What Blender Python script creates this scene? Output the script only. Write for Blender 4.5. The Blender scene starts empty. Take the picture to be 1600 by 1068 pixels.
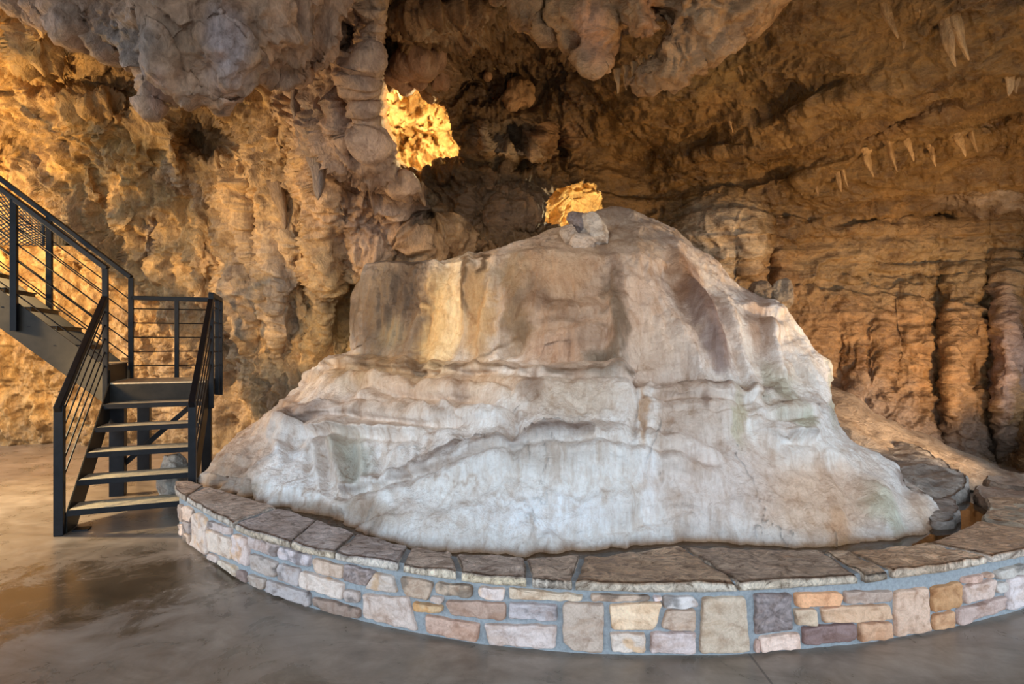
import bpy, bmesh, math, random
import numpy as np
from mathutils import Vector
from mathutils.geometry import delaunay_2d_cdt as cdt
random.seed(7); np.random.seed(7)
SC = bpy.context.scene
COL = SC.collection
F = 888.9; H = 1.55; CX = 800.0; CY = 534.0

# ---------------------------------------------------------------- basics
def P(px, py, d):
    return np.stack([(np.asarray(px, float)-CX)*d/F, np.asarray(d, float)+0*np.asarray(px, float), H-(np.asarray(py, float)-CY)*d/F], -1)
def pv(px, py, d): return Vector(P(px, py, d).tolist())
def dz(py, z): return F*(H-z)/(py-CY)          # distance of a point of known height

def mesh_obj(name, verts, faces, mat, parent=None, smooth=True, col=None):
    me = bpy.data.meshes.new(name)
    v = np.asarray(verts, dtype=np.float32)
    if isinstance(faces, np.ndarray) and faces.ndim == 2:
        me.vertices.add(len(v)); me.vertices.foreach_set('co', v.ravel())
        k = faces.shape[1]; n = len(faces)
        me.loops.add(n*k); me.loops.foreach_set('vertex_index', faces.astype(np.int32).ravel())
        me.polygons.add(n); me.polygons.foreach_set('loop_start', np.arange(0, n*k, k, dtype=np.int32))
        me.update(calc_edges=True)
    else:
        me.from_pydata([tuple(x) for x in v.tolist()], [], [tuple(int(i) for i in f) for f in faces])
    me.polygons.foreach_set('use_smooth', np.full(len(me.polygons), smooth))
    if col is not None:
        a = me.color_attributes.new('Col', 'FLOAT_COLOR', 'POINT')
        c = np.ones((len(v), 4), np.float32); c[:, :3] = col
        a.data.foreach_set('color', c.ravel())
    me.materials.append(mat)
    o = bpy.data.objects.new(name, me); COL.objects.link(o)
    if parent: o.parent = parent
    return o
def tag(o, label=None, cat=None, group=None, kind=None):
    if label: o['label'] = label
    if cat: o['category'] = cat
    if group: o['group'] = group
    if kind: o['kind'] = kind
    return o
def empty(name, loc, label, cat, group=None):
    o = bpy.data.objects.new(name, None); COL.objects.link(o); o.location = loc
    o.empty_display_size = .1
    return tag(o, label, cat, group)

# ---------------------------------------------------------------- numpy noise
_perm = np.random.RandomState(3).permutation(256).astype(np.int64); _perm = np.concatenate([_perm, _perm, _perm])
_g = np.random.RandomState(5).normal(size=(256, 3)); _g /= np.linalg.norm(_g, axis=1)[:, None]
def perlin(p):
    p = np.asarray(p, float); i = np.floor(p).astype(np.int64); f = p-i; i &= 255
    u = f*f*f*(f*(f*6-15)+10); r = 0
    for a in (0, 1):
        wa = u[..., 0] if a else 1-u[..., 0]
        for b in (0, 1):
            wb = u[..., 1] if b else 1-u[..., 1]
            for c in (0, 1):
                wc = u[..., 2] if c else 1-u[..., 2]
                h = _perm[_perm[_perm[(i[..., 0]+a) & 255]+((i[..., 1]+b) & 255)]+((i[..., 2]+c) & 255)]
                g = _g[h]
                r = r+wa*wb*wc*(g[..., 0]*(f[..., 0]-a)+g[..., 1]*(f[..., 1]-b)+g[..., 2]*(f[..., 2]-c))
    return r*1.6
def fbm(p, o=4, gain=.5, lac=2.03):
    r = 0; a = 1.
    p = np.asarray(p, float)
    for k in range(o):
        r = r+a*perlin(p+k*17.3); p = p*lac; a *= gain
    return r
def ridged(p, o=4, gain=.5, lac=2.03):
    r = 0; a = 1.
    p = np.asarray(p, float)
    for k in range(o):
        r = r+a*(1-2*np.abs(perlin(p+k*11.7))); p = p*lac; a *= gain
    return r
def worley(p):
    p = np.asarray(p, float); i = np.floor(p).astype(np.int64); f = p-i
    best = np.full(p.shape[:-1], 9.); sec = best.copy()
    for a in (-1, 0, 1):
        for b in (-1, 0, 1):
            for c in (-1, 0, 1):
                h = _perm[_perm[_perm[(i[..., 0]+a) & 255]+((i[..., 1]+b) & 255)]+((i[..., 2]+c) & 255)]
                q = _g[h]*.35+.5+np.array([a, b, c])
                d = np.linalg.norm(q-f, axis=-1)
                sec = np.minimum(sec, np.maximum(best, d)); best = np.minimum(best, d)
    return best, sec
def sstep(a, b, x):
    t = np.clip((x-a)/(b-a), 0, 1); return t*t*(3-2*t)

def tps(pts):
    A = np.array(pts, float); X = A[:, :2]/500.; n = len(X)
    r = np.linalg.norm(X[:, None]-X[None], axis=-1)
    K = np.where(r > 0, r*r*np.log(r+1e-12), 0)+np.eye(n)*.004
    M = np.zeros((n+3, n+3)); M[:n, :n] = K; M[:n, n] = 1; M[:n, n+1:] = X; M[n, :n] = 1; M[n+1:, :n] = X.T
    w = np.linalg.solve(M, np.concatenate([A[:, 2], [0, 0, 0]]))
    def f(px, py):
        px = np.asarray(px, float); py = np.asarray(py, float)
        q = np.stack([px, py], -1)/500.; out = w[n]+q@w[n+1:]
        for k in range(n):
            rr = ((q-X[k])**2).sum(-1)
            out = out+w[k]*.5*rr*np.log(rr+1e-12)
        return out
    return f
def grid_normals(V):
    du = np.gradient(V, axis=1); dv = np.gradient(V, axis=0)
    n = np.cross(du, dv); n /= np.linalg.norm(n, axis=-1)[..., None]+1e-12
    return n
def grid_faces(nr, nc):
    i = np.arange(nr*nc).reshape(nr, nc)
    return np.stack([i[:-1, :-1], i[1:, :-1], i[1:, 1:], i[:-1, 1:]], -1).reshape(-1, 4)
def inpoly(px, py, poly):
    r = np.zeros(np.shape(px), bool); n = len(poly)
    for k in range(n):
        x0, y0 = poly[k]; x1, y1 = poly[(k+1) % n]
        c = ((y0 > py) != (y1 > py)) & (px < (x1-x0)*(py-y0)/((y1-y0) or 1e-9)+x0)
        r ^= c
    return r
def bumps(px, py, L):
    """local hollows / ribs: (px, py, rx, ry, amp, tilt)"""
    r = 0
    for (x, y, rx, ry, a, *t) in L:
        t = math.radians(t[0]) if t else 0
        dx = px-x; dy = py-y; u = dx*math.cos(t)+dy*math.sin(t); v = -dx*math.sin(t)+dy*math.cos(t)
        r = r+a*np.exp(-np.clip((u/rx)**2+(v/ry)**2, 0, 60)**1.3)
    return r
GAM = 1.45
def tint(px, py, base, L, V=None, warp=14):
    """mineral staining and darker hollows: blend of base colour and local tints"""
    c = np.zeros(px.shape+(3,))+np.array(base)
    if V is not None:
        q = V*np.array([3., 3., 1.6]); wx = fbm(q, 3)*warp; wy = fbm(q+40, 3)*warp
        q2 = V*14; wx = wx+fbm(q2, 2)*warp*.35
        px = px+wx; py = py+wy
    for (x, y, rx, ry, col, k, *t) in L:
        t = math.radians(t[0]) if t else 0
        dx = px-x; dy = py-y; u = dx*math.cos(t)+dy*math.sin(t); v = -dx*math.sin(t)+dy*math.cos(t)
        w = (k*np.exp(-np.clip((u/rx)**2+(v/ry)**2, 0, 30)**2))[..., None]
        c = c*(1-w)+np.array(col)*w
    return c**GAM*(1.18 if GAM > 1.2 else 1)

# ---------------------------------------------------------------- materials
def newmat(name):
    m = bpy.data.materials.new(name); m.use_nodes = True; nt = m.node_tree
    for n in list(nt.nodes): nt.nodes.remove(n)
    out = nt.nodes.new('ShaderNodeOutputMaterial'); b = nt.nodes.new('ShaderNodeBsdfPrincipled')
    nt.links.new(b.outputs[0], out.inputs[0]); return m, nt, b
def N(nt, t, **k):
    n = nt.nodes.new(t)
    for a, v in k.items():
        if a in n.inputs: n.inputs[a].default_value = v
        else: setattr(n, a, v)
    return n
def coords(nt, scale=(1, 1, 1)):
    g = N(nt, 'ShaderNodeNewGeometry'); m = N(nt, 'ShaderNodeMapping'); m.inputs['Scale'].default_value = scale
    nt.links.new(g.outputs['Position'], m.inputs[0]); return m.outputs[0]
def noise_n(nt, vec, scale, detail=6, rough=.55, dist=0.):
    n = N(nt, 'ShaderNodeTexNoise'); n.inputs['Scale'].default_value = scale; n.inputs['Detail'].default_value = detail
    n.inputs['Roughness'].default_value = rough; n.inputs['Distortion'].default_value = dist
    nt.links.new(vec, n.inputs['Vector']); return n.outputs[0]
def ramp(nt, fac, stops):
    r = N(nt, 'ShaderNodeValToRGB'); e = r.color_ramp.elements
    e[0].position, e[1].position = stops[0][0], stops[-1][0]
    c4 = lambda c: (c, c, c, 1) if isinstance(c, (int, float)) else tuple(c)+(1,)
    e[0].color = c4(stops[0][1]); e[1].color = c4(stops[-1][1])
    for p, c in stops[1:-1]: x = e.new(p); x.color = c4(c)
    nt.links.new(fac, r.inputs[0]); return r.outputs[0]
def mix(nt, fac, a, b, mode='MIX'):
    m = N(nt, 'ShaderNodeMix'); m.data_type = 'RGBA'; m.blend_type = mode
    for s, v in ((0, fac), (6, a), (7, b)):
        if hasattr(v, 'is_linked'): nt.links.new(v, m.inputs[s])
        elif isinstance(v, (int, float)): m.inputs[s].default_value = v if s == 0 else (v, v, v, 1)
        else: m.inputs[s].default_value = tuple(v)+(1,)
    return m.outputs[2]
def math_n(nt, op, a, b=0.):
    m = N(nt, 'ShaderNodeMath', operation=op)
    for i, v in enumerate((a, b)):
        if hasattr(v, 'is_linked'): nt.links.new(v, m.inputs[i])
        else: m.inputs[i].default_value = v
    return m.outputs[0]
def bump(nt, b, layers):
    prev = None
    for h, st, dist in layers:
        n = N(nt, 'ShaderNodeBump'); n.inputs['Strength'].default_value = st; n.inputs['Distance'].default_value = dist
        nt.links.new(h, n.inputs['Height'])
        if prev: nt.links.new(prev, n.inputs['Normal'])
        prev = n.outputs[0]
    nt.links.new(prev, b.inputs['Normal'])

def rock_mat(name, dark, light, rough=(.35, .75), vs=(1, 1, .6), bstr=.8, strata=False, spec=.5, contrast=.8):
    """cave rock: vertex mineral tint times crusty mottling"""
    m, nt, b = newmat(name)
    at = N(nt, 'ShaderNodeAttribute', attribute_name='Col')
    v = coords(nt, vs)
    n1 = noise_n(nt, v, 2.2, 8, .62, .6); n2 = noise_n(nt, v, 9, 8, .65, .8); n3 = noise_n(nt, v, 42, 6, .6, .3)
    c = ramp(nt, n2, [(.30, dark), (.52, (1, 1, 1)), (.72, light)])
    col = mix(nt, contrast, at.outputs['Color'], c, 'MULTIPLY')
    c2 = ramp(nt, n1, [(.33, dark), (.5, (1, 1, 1)), (.7, light)])
    col = mix(nt, contrast*.8, col, c2, 'MULTIPLY')
    c3 = ramp(nt, n3, [(.3, .55), (.55, 1.), (.75, 1.2)])
    col = mix(nt, .55, col, c3, 'MULTIPLY')
    layers = [(n2, bstr, .05), (n3, bstr*.8, .014)]
    if strata:
        vz = coords(nt, (.35, .35, 9))
        s = noise_n(nt, vz, 1.6, 8, .65, .5)
        sc = ramp(nt, s, [(.3, .5), (.5, 1.), (.7, 1.15)])
        col = mix(nt, .55, col, sc, 'MULTIPLY'); layers.insert(0, (s, bstr*.8, .045))
    fine = noise_n(nt, coords(nt), 160, 4, .6); layers.append((fine, .35, .004))
    nt.links.new(col, b.inputs['Base Color'])
    nt.links.new(ramp(nt, n1, [(.35, rough[0]), (.65, rough[1])]), b.inputs['Roughness'])
    b.inputs['Specular IOR Level'].default_value = spec
    bump(nt, b, layers); return m

M = {}
M['ochre'] = rock_mat('ochre_cave_rock', (.38, .30, .25), (1.3, 1.22, 1.05), rough=(.38, .75))
M['grey'] = rock_mat('grey_mauve_cave_rock', (.34, .28, .24), (1.4, 1.36, 1.34), rough=(.3, .65))
M['brown'] = rock_mat('brown_layered_rock', (.36, .27, .19), (1.3, 1.2, 1.1), rough=(.22, .6), vs=(.8, .8, 1.2), strata=True)
M['stal'] = rock_mat('dripstone', (.6, .5, .4), (1.3, 1.25, 1.2), rough=(.3, .6), vs=(2, 2, .7))
M['gold'] = rock_mat('golden_chamber_rock', (.5, .4, .3), (1.3, 1.25, 1.1), rough=(.5, .8))
M['slab'] = rock_mat('rough_slab_rock', (.55, .47, .42), (1.25, 1.2, 1.15), rough=(.5, .85), vs=(1, 1, 1.5))

def flow_mat():
    m, nt, b = newmat('white_flowstone')
    at = N(nt, 'ShaderNodeAttribute', attribute_name='Col')
    v = coords(nt, (1, 1, .16)); vi = coords(nt)
    s1 = noise_n(nt, v, 9, 8, .6, .5); s2 = noise_n(nt, v, 34, 6, .6, .4); n = noise_n(nt, vi, 60, 6, .65, .2)
    big = noise_n(nt, vi, 3.2, 7, .6, .7)
    c = ramp(nt, s1, [(.32, (.74, .62, .52)), (.5, (1, .98, .96)), (.7, (1.08, 1.06, 1.04))])
    col = mix(nt, .85, at.outputs['Color'], c, 'MULTIPLY')
    c = ramp(nt, s2, [(.3, (.78, .68, .6)), (.55, (1, 1, 1)), (.75, (1.06, 1.06, 1.06))])
    col = mix(nt, .6, col, c, 'MULTIPLY')
    c = ramp(nt, big, [(.36, (.8, .7, .62)), (.52, (1, 1, 1))])
    col = mix(nt, .5, col, c, 'MULTIPLY')
    c = ramp(nt, n, [(.33, .78), (.5, 1.)])
    col = mix(nt, .4, col, c, 'MULTIPLY')
    nt.links.new(col, b.inputs['Base Color'])
    nt.links.new(ramp(nt, big, [(.35, .35), (.65, .62)]), b.inputs['Roughness'])
    b.inputs['Specular IOR Level'].default_value = .4
    rip = noise_n(nt, coords(nt, (1, 1, 1.6)), 14, 8, .7, 1.2)
    bump(nt, b, [(s1, .55, .035), (rip, .7, .035), (n, .6, .008)])
    return m
M['flow'] = flow_mat()

def stone_mat():
    m, nt, b = newmat('cut_sandstone')
    at = N(nt, 'ShaderNodeAttribute', attribute_name='Col')
    v = coords(nt); n1 = noise_n(nt, v, 13, 8, .65, .6); n2 = noise_n(nt, v, 90, 6, .65); n3 = noise_n(nt, coords(nt, (1, 1, 2.5)), 5, 5, .6, .8)
    col = mix(nt, .8, at.outputs['Color'], ramp(nt, n1, [(.33, (.62, .5, .42)), (.5, (1, .98, .95)), (.7, (1.15, 1.14, 1.12))]), 'MULTIPLY')
    col = mix(nt, .5, col, ramp(nt, n2, [(.3, .7), (.6, 1.08)]), 'MULTIPLY')
    col = mix(nt, .5, col, ramp(nt, n3, [(.36, (.7, .55, .42)), (.5, (1, 1, 1))]), 'MULTIPLY')
    nt.links.new(col, b.inputs['Base Color']); b.inputs['Roughness'].default_value = .7
    b.inputs['Specular IOR Level'].default_value = .35
    bump(nt, b, [(n1, .6, .02), (n2, .5, .004)]); return m
M['stone'] = stone_mat()

def cap_mat():
    m, nt, b = newmat('riven_coping_stone')
    at = N(nt, 'ShaderNodeAttribute', attribute_name='Col')
    v = coords(nt, (1, 1.6, 1)); n1 = noise_n(nt, v, 11, 8, .7, 1.6); n2 = noise_n(nt, coords(nt), 110, 6, .65)
    col = mix(nt, 1., at.outputs['Color'], ramp(nt, n1, [(.36, (.34, .27, .21)), (.5, (.9, .87, .83)), (.66, (1.4, 1.36, 1.3))]), 'MULTIPLY')
    n4 = noise_n(nt, coords(nt), 2.2, 4, .6, .5); col = mix(nt, .7, col, ramp(nt, n4, [(.35, (.7, .6, .5)), (.6, (1.1, 1.08, 1.05))]), 'MULTIPLY')
    col = mix(nt, .5, col, ramp(nt, n2, [(.3, .65), (.6, 1.1)]), 'MULTIPLY')
    nt.links.new(col, b.inputs['Base Color']); nt.links.new(ramp(nt, n1, [(.3, .4), (.7, .7)]), b.inputs['Roughness'])
    bump(nt, b, [(n1, .9, .03), (n2, .5, .004)]); return m
M['cap'] = cap_mat()

def simple(name, col, rough=.5, metal=0., bs=None, var=.3):
    m, nt, b = newmat(name)
    n = noise_n(nt, coords(nt), bs or 20, 6, .6, .3)
    c = mix(nt, 1., tuple(col), ramp(nt, n, [(.3, 1-var), (.7, 1+var)]), 'MULTIPLY')
    nt.links.new(c, b.inputs['Base Color']); b.inputs['Roughness'].default_value = rough; b.inputs['Metallic'].default_value = metal
    bump(nt, b, [(n, .25, .004)]); return m
M['mortar'] = simple('blue_grey_mortar', (.31, .325, .33), .85, 0, 60, .2)
M['steel'] = simple('black_blued_steel', (.006, .006, .0075), .42, .0, 14, .5)
M['steel_plate'] = simple('dark_plate_steel', (.016, .014, .011), .45, .1, 7, .45)
for k_ in ('steel', 'steel_plate'): M[k_].node_tree.nodes['Principled BSDF'].inputs['Specular IOR Level'].default_value = .22
M['tread'] = simple('dusty_tan_tread', (.50, .41, .28), .8, 0, 30, .25)
M['wire'] = simple('galvanised_wire', (.10, .08, .05), .5, .6, 30, .3)

def water_mat():
    m, nt, b = newmat('still_brown_water')
    b.inputs['Base Color'].default_value = (.22, .12, .05, 1); b.inputs['Roughness'].default_value = .04
    b.inputs['Transmission Weight'].default_value = .75; b.inputs['IOR'].default_value = 1.33
    n = noise_n(nt, coords(nt), 5, 3, .5); bump(nt, b, [(n, .08, .01)]); return m
M['water'] = water_mat()

def floor_mat():
    m, nt, b = newmat('polished_stained_concrete')
    v = coords(nt); g = N(nt, 'ShaderNodeNewGeometry'); sx = N(nt, 'ShaderNodeSeparateXYZ'); nt.links.new(g.outputs['Position'], sx.inputs[0])
    n1 = noise_n(nt, v, .9, 8, .6, .8); n2 = noise_n(nt, v, 3.5, 9, .68, .6); n3 = noise_n(nt, v, 40, 6, .6)
    col = ramp(nt, n2, [(.3, (.16, .138, .112)), (.5, (.262, .213, .176)), (.72, (.36, .30, .25))])
    col = mix(nt, .7, col, ramp(nt, n1, [(.32, (.6, .5, .38)), (.5, (.95, .9, .85)), (.7, (1.15, 1.12, 1.08))]), 'MULTIPLY')
    col = mix(nt, .6, col, ramp(nt, noise_n(nt, coords(nt, (1, 2.2, 1)), 1.8, 9, .7, 1.5), [(.35, (.62, .56, .5)), (.55, (1.1, 1.08, 1.05))]), 'MULTIPLY')
    # wet stains with their own outline
    def patch(cx, cy, rx, ry, rot, thr):
        mp = N(nt, 'ShaderNodeMapping'); mp.vector_type = 'TEXTURE'
        mp.inputs['Location'].default_value = (cx, cy, 0); mp.inputs['Rotation'].default_value = (0, 0, rot); mp.inputs['Scale'].default_value = (rx, ry, 100)
        nt.links.new(g.outputs['Position'], mp.inputs[0])
        l = N(nt, 'ShaderNodeVectorMath', operation='LENGTH'); nt.links.new(mp.outputs[0], l.inputs[0])
        w = math_n(nt, 'ADD', l.outputs['Value'], math_n(nt, 'MULTIPLY', math_n(nt, 'SUBTRACT', n2, .5), 2.6))
        w = math_n(nt, 'ADD', w, math_n(nt, 'MULTIPLY', math_n(nt, 'SUBTRACT', n1, .5), 1.2))
        return ramp(nt, w, [(thr-.4, 1.), (thr+.3, 0.)])
    w = patch(-2.45, 3.6, 1.7, .62, .35, .8)
    w2 = patch(-1.6, 4.0, .75, .5, -.6, .8)
    w3 = patch(-3.4, 3.0, .9, .35, .3, .8)
    ww = math_n(nt, 'MAXIMUM', math_n(nt, 'MAXIMUM', w, w2), w3)
    col = mix(nt, ww, col, mix(nt, .88, col, (.34, .27, .17), 'MULTIPLY'))
    # saw-cut joints
    def joint(ax, c, lo, hi, slope=0.):
        a = math_n(nt, 'SUBTRACT', sx.outputs[ax], c)
        a = math_n(nt, 'SUBTRACT', a, math_n(nt, 'MULTIPLY', sx.outputs[1-ax], slope))
        return math_n(nt, 'LESS_THAN', math_n(nt, 'ABSOLUTE', a), .006)
    j = math_n(nt, 'MAXIMUM', joint(1, 9.9, 0, 0, .5), joint(0, 1.18, 0, 0))
    col = mix(nt, math_n(nt, 'MULTIPLY', j, .6), col, (.05, .04, .03))
    nt.links.new(col, b.inputs['Base Color'])
    r = ramp(nt, n2, [(.3, .22), (.7, .42)])
    r = mix(nt, ww, r, (.2, .2, .2))
    nt.links.new(r, b.inputs['Roughness']); b.inputs['Specular IOR Level'].default_value = .55
    bump(nt, b, [(n3, .12, .003), (n2, .1, .01)]); return m
M['floor'] = floor_mat()

# ---------------------------------------------------------------- relief surfaces of the cave
def project(V):
    return CX+F*V[..., 0]/V[..., 1], CY-F*(V[..., 2]-H)/V[..., 1]
def lump(V, n, amp, vs=(1, 1, .45), strata=0., seed=0., rough=1.):
    q = V*np.array(vs)+seed; qi = V+seed
    w = np.stack([fbm(qi*1.1+9, 3), fbm(qi*1.1+29, 3), fbm(qi*1.1+49, 3)], -1)*.35
    w2 = np.stack([fbm(qi*3.7+9, 2), fbm(qi*3.7+29, 2), fbm(qi*3.7+49, 2)], -1)*.12
    h = .15*fbm(q*1.0+w, 3)
    h = h+.085*(ridged(q*2.3+w*2, 2)-.6)
    b1, b2 = worley(q*2.6+w*2.5); h = h+.05*(.55-b1)
    h = h+.055*rough*(ridged(q*5.5+w*3+w2*3, 3)-.7)
    b1, b2 = worley(qi*8.5+w*7+w2*4); h = h+.022*rough*(.55-b1)
    h = h+.018*rough*(ridged(qi*15+w*6+w2*8, 2)-.6)+.008*rough*fbm(qi*38, 2)
    # drip lips: undercut hems that break the folds
    zz = V[..., 2]*1.3+.45*fbm(V*1.3+seed, 3)+.12*fbm(V*5+seed, 2); t = zz % 1.0
    h = h+.045*sstep(0, .07, t)*(1-sstep(.07, 1, t))*sstep(.0, .3, fbm(V*.9+seed+5, 2))
    if strata is not None and not (np.isscalar(strata) and strata == 0):
        zz = V[..., 2]+.10*fbm(V*.8+3, 2)+.035*fbm(V*3, 3)
        s = perlin(np.stack([V[..., 0]*.3, V[..., 1]*.3, zz*3.6], -1))
        s2 = perlin(np.stack([V[..., 0]*.8, V[..., 1]*.8, zz*11.], -1))
        s3 = 1-2*np.abs(perlin(np.stack([V[..., 0]*1.4, V[..., 1]*1.4, zz*24.], -1)))
        saw = (zz*2.2+.3*fbm(V*.7, 2)) % 1.0; saw = sstep(0, .86, saw)-sstep(.86, 1, saw)
        h = h*(1-.35*strata)+strata*(.15*s+.05*s2+.018*s3+.09*saw)
    return V+n*(h*amp)[..., None]

def split_relief(V, mask_faces, names, mats, cols):
    """cut one displaced grid into named pieces that share their border normals"""
    nr, nc = V.shape[:2]; faces = grid_faces(nr, nc)
    nrm = grid_normals(V).reshape(-1, 3)
    out = {}
    for k, nm in enumerate(names):
        fs = faces[mask_faces == k]
        if not len(fs): continue
        used, inv = np.unique(fs, return_inverse=True)
        o = mesh_obj(nm, V.reshape(-1, 3)[used], inv.reshape(fs.shape), mats[k], col=cols.reshape(-1, 3)[used])
        out[nm] = o
    return out

# ---- left wall with the big dripstone pillar
WLp = [(-500,720,7.6),(-500,500,7.6),(-200,705,8.2),(0,697,8.5),(150,692,8.7),(250,690,8.6),(350,690,7.9),(350,560,7.7),(430,640,7.2),
 (450,600,7.2),(540,550,7.0),(545,430,6.8),(600,500,7.2),(545,300,6.1),(600,400,6.6),(610,340,6.7),(700,400,7.0),(760,340,7.3),(850,385,7.4),(900,400,7.6),(700,520,7.0),(900,520,7.6),
 (0,500,8.2),(0,300,7.7),(0,100,6.6),(0,-100,5.0),(200,500,7.9),(200,300,7.2),(200,150,6.3),(200,0,5.3),(400,450,7.1),
 (400,300,6.7),(400,150,6.0),(450,60,5.5),(500,250,5.95),(550,200,5.5),(550,100,5.2),(570,0,4.9),(600,50,5.0),(600,200,5.5),
 (-400,300,7),(-400,0,5.5),(-500,-400,3.8),(0,-400,3.6),(500,-400,3.4),(900,-400,3.4),(900,0,5.0),(600,-100,4.3)]
fWL = tps(WLp)
def edgeL(y):
    return np.interp(y, [-700,-100,0,60,130,180,210,245,262,285,330,420,800], [628,612,600,598,590,590,597,608,625,655,705,830,900])
WL_b = [(500,100,16,130,-.30,4),(525,180,14,90,-.22,-6),(470,130,16,120,.22,6),(545,60,14,110,.18),(590,150,16,100,-.16),(565,235,34,26,-.28),(575,285,30,18,.25),
 (625,330,26,60,-.22,-10),(665,330,38,30,.55),(700,300,46,18,.45),(640,280,40,14,-.22),
 (500,260,13,60,-.22,-12),(455,260,20,60,.18,-15),(430,210,20,50,-.14,-20),
 (330,215,60,30,.45,20),(210,130,70,60,.55),(100,110,60,40,.45),(60,80,30,40,-.35),(150,170,40,20,-.2),
 (270,240,14,40,-.2,-10),(235,250,14,24,.2),(380,330,14,60,-.16,-8),(405,360,12,60,.16,-8),(440,400,16,80,-.16),(480,420,12,110,.16),(515,430,16,110,-.14),(540,470,9,110,.2),
 (220,380,16,50,-.1),(245,380,9,40,.1),(190,330,14,40,-.15,-20),(160,300,8,40,.15,-25),(350,420,12,80,.1),(310,400,16,80,-.12),
 (395,480,14,90,-.12),(360,520,12,70,.1),(430,530,14,60,-.1),(30,240,40,30,.25),(60,330,60,26,.3,35),(30,390,70,30,.35,35),(120,400,50,20,.2,35),
 (655,390,20,60,-.12),(720,370,24,50,-.15),(760,380,14,60,.12),(790,370,20,50,-.12),(620,430,12,60,.1)]
nx = 470; ny = 400
gx = np.concatenate([np.linspace(-560, -20, 60, endpoint=False), np.linspace(-20, 905, nx)])
gy = np.concatenate([np.linspace(-700, -20, 50, endpoint=False), np.linspace(-20, 735, ny)])
PX, PY = np.meshgrid(gx, gy)
D = fWL(PX, PY)+bumps(PX, PY, WL_b)
ed = edgeL(PY)+7*fbm(np.stack([PY/26, 0*PY, 0*PY+3.3], -1), 3)
D = D+np.clip(PX-ed, 0, 14)*.22-.10*np.exp(-((PX-ed+22)/22)**2)*(PY < 270)
V = P(PX, PY, D)
n = grid_normals(V)
if n[200, 200, 1] > 0: n = -n
NS = 1
V = lump(V, n, 1.25*(1-.9*sstep(-14, 1, PX-ed)), (1.1, 1.1, .33))
cl = tint(PX, PY, (.58, .42, .22), [(120,330,140,90,(.46,.35,.22),.6),(60,560,120,120,(.52,.38,.2),.6),(300,130,160,40,(.46,.35,.2),.6),(150,240,90,60,(.62,.44,.2),.6),
 (330,560,160,160,(.58,.45,.30),.8),(420,350,120,160,(.58,.44,.29),.7),(560,150,90,220,(.56,.42,.33),.95),(600,330,80,110,(.54,.41,.32),.95),
 (480,80,100,120,(.54,.41,.32),.8),(235,385,14,50,(.46,.39,.34),.6),(280,290,60,18,(.36,.29,.25),.6,30),(210,130,80,60,(.34,.24,.14),.7),
 (330,220,50,30,(.25,.18,.12),.7),(30,220,60,30,(.36,.26,.14),.6),(730,390,120,60,(.46,.31,.18),.9),(700,320,60,30,(.28,.2,.13),.8),
 (20,330,120,40,(.38,.27,.15),.5),(90,690,300,30,(.36,.28,.18),.6),(470,620,60,40,(.34,.28,.22),.6),(440,440,22,90,(.48,.42,.37),.5),(390,450,16,90,(.46,.4,.35),.4)], V)
mk = np.where((PX-ed)[:-1, :-1] > 14, -1, 0).ravel()
o = split_relief(V, mk, ['wall_left'], [M['ochre']], cl)['wall_left']
tag(o, 'ochre lumpy cave wall with a thick dripstone pillar, behind the metal staircase', 'cave wall', kind='structure')

# ---- back wall, right wall and ceiling
WRp = [(560,400,7.7),(600,520,7.8),(650,300,7.7),(600,150,7.2),(700,350,7.5),(700,230,7.5),(650,100,6.7),(700,50,6.3),(650,0,5.6),(750,150,7.3),(800,100,7.0),
 (850,50,6.4),(800,230,7.6),(850,330,7.7),(900,280,8.0),(900,200,7.8),(900,120,6.9),(950,400,7.9),(1000,270,8.3),(1000,170,6.8),(1000,60,5.6),
 (1100,350,8.2),(1150,420,8.2),(1200,500,8.2),(1250,600,7.9),(1150,250,7.3),(1200,150,6.0),(1200,50,5.1),(1300,290,7.4),(1300,200,6.2),(1400,100,5.0),(1400,0,4.5),
 (1300,400,8.0),(1300,500,8.0),(1350,600,7.7),(1350,680,7.3),(1450,300,7.5),(1450,500,7.7),(1450,700,7.1),(1600,340,7.4),(1600,250,6.4),(1600,130,4.9),(1600,0,4.2),
 (1600,450,7.4),(1600,600,7.1),(1600,740,6.6),(2000,760,5.6),(2000,500,6.2),(2000,320,6.0),(2000,150,4.6),(2000,0,3.8),(1400,-400,3.0),(1000,-400,3.2),(700,-400,3.4),
 (2000,-400,2.8),(600,-100,4.8),(900,600,8.2),(1100,620,8.2),(1450,200,5.9),(560,0,5.6)]
fWR = tps(WRp)
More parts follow.
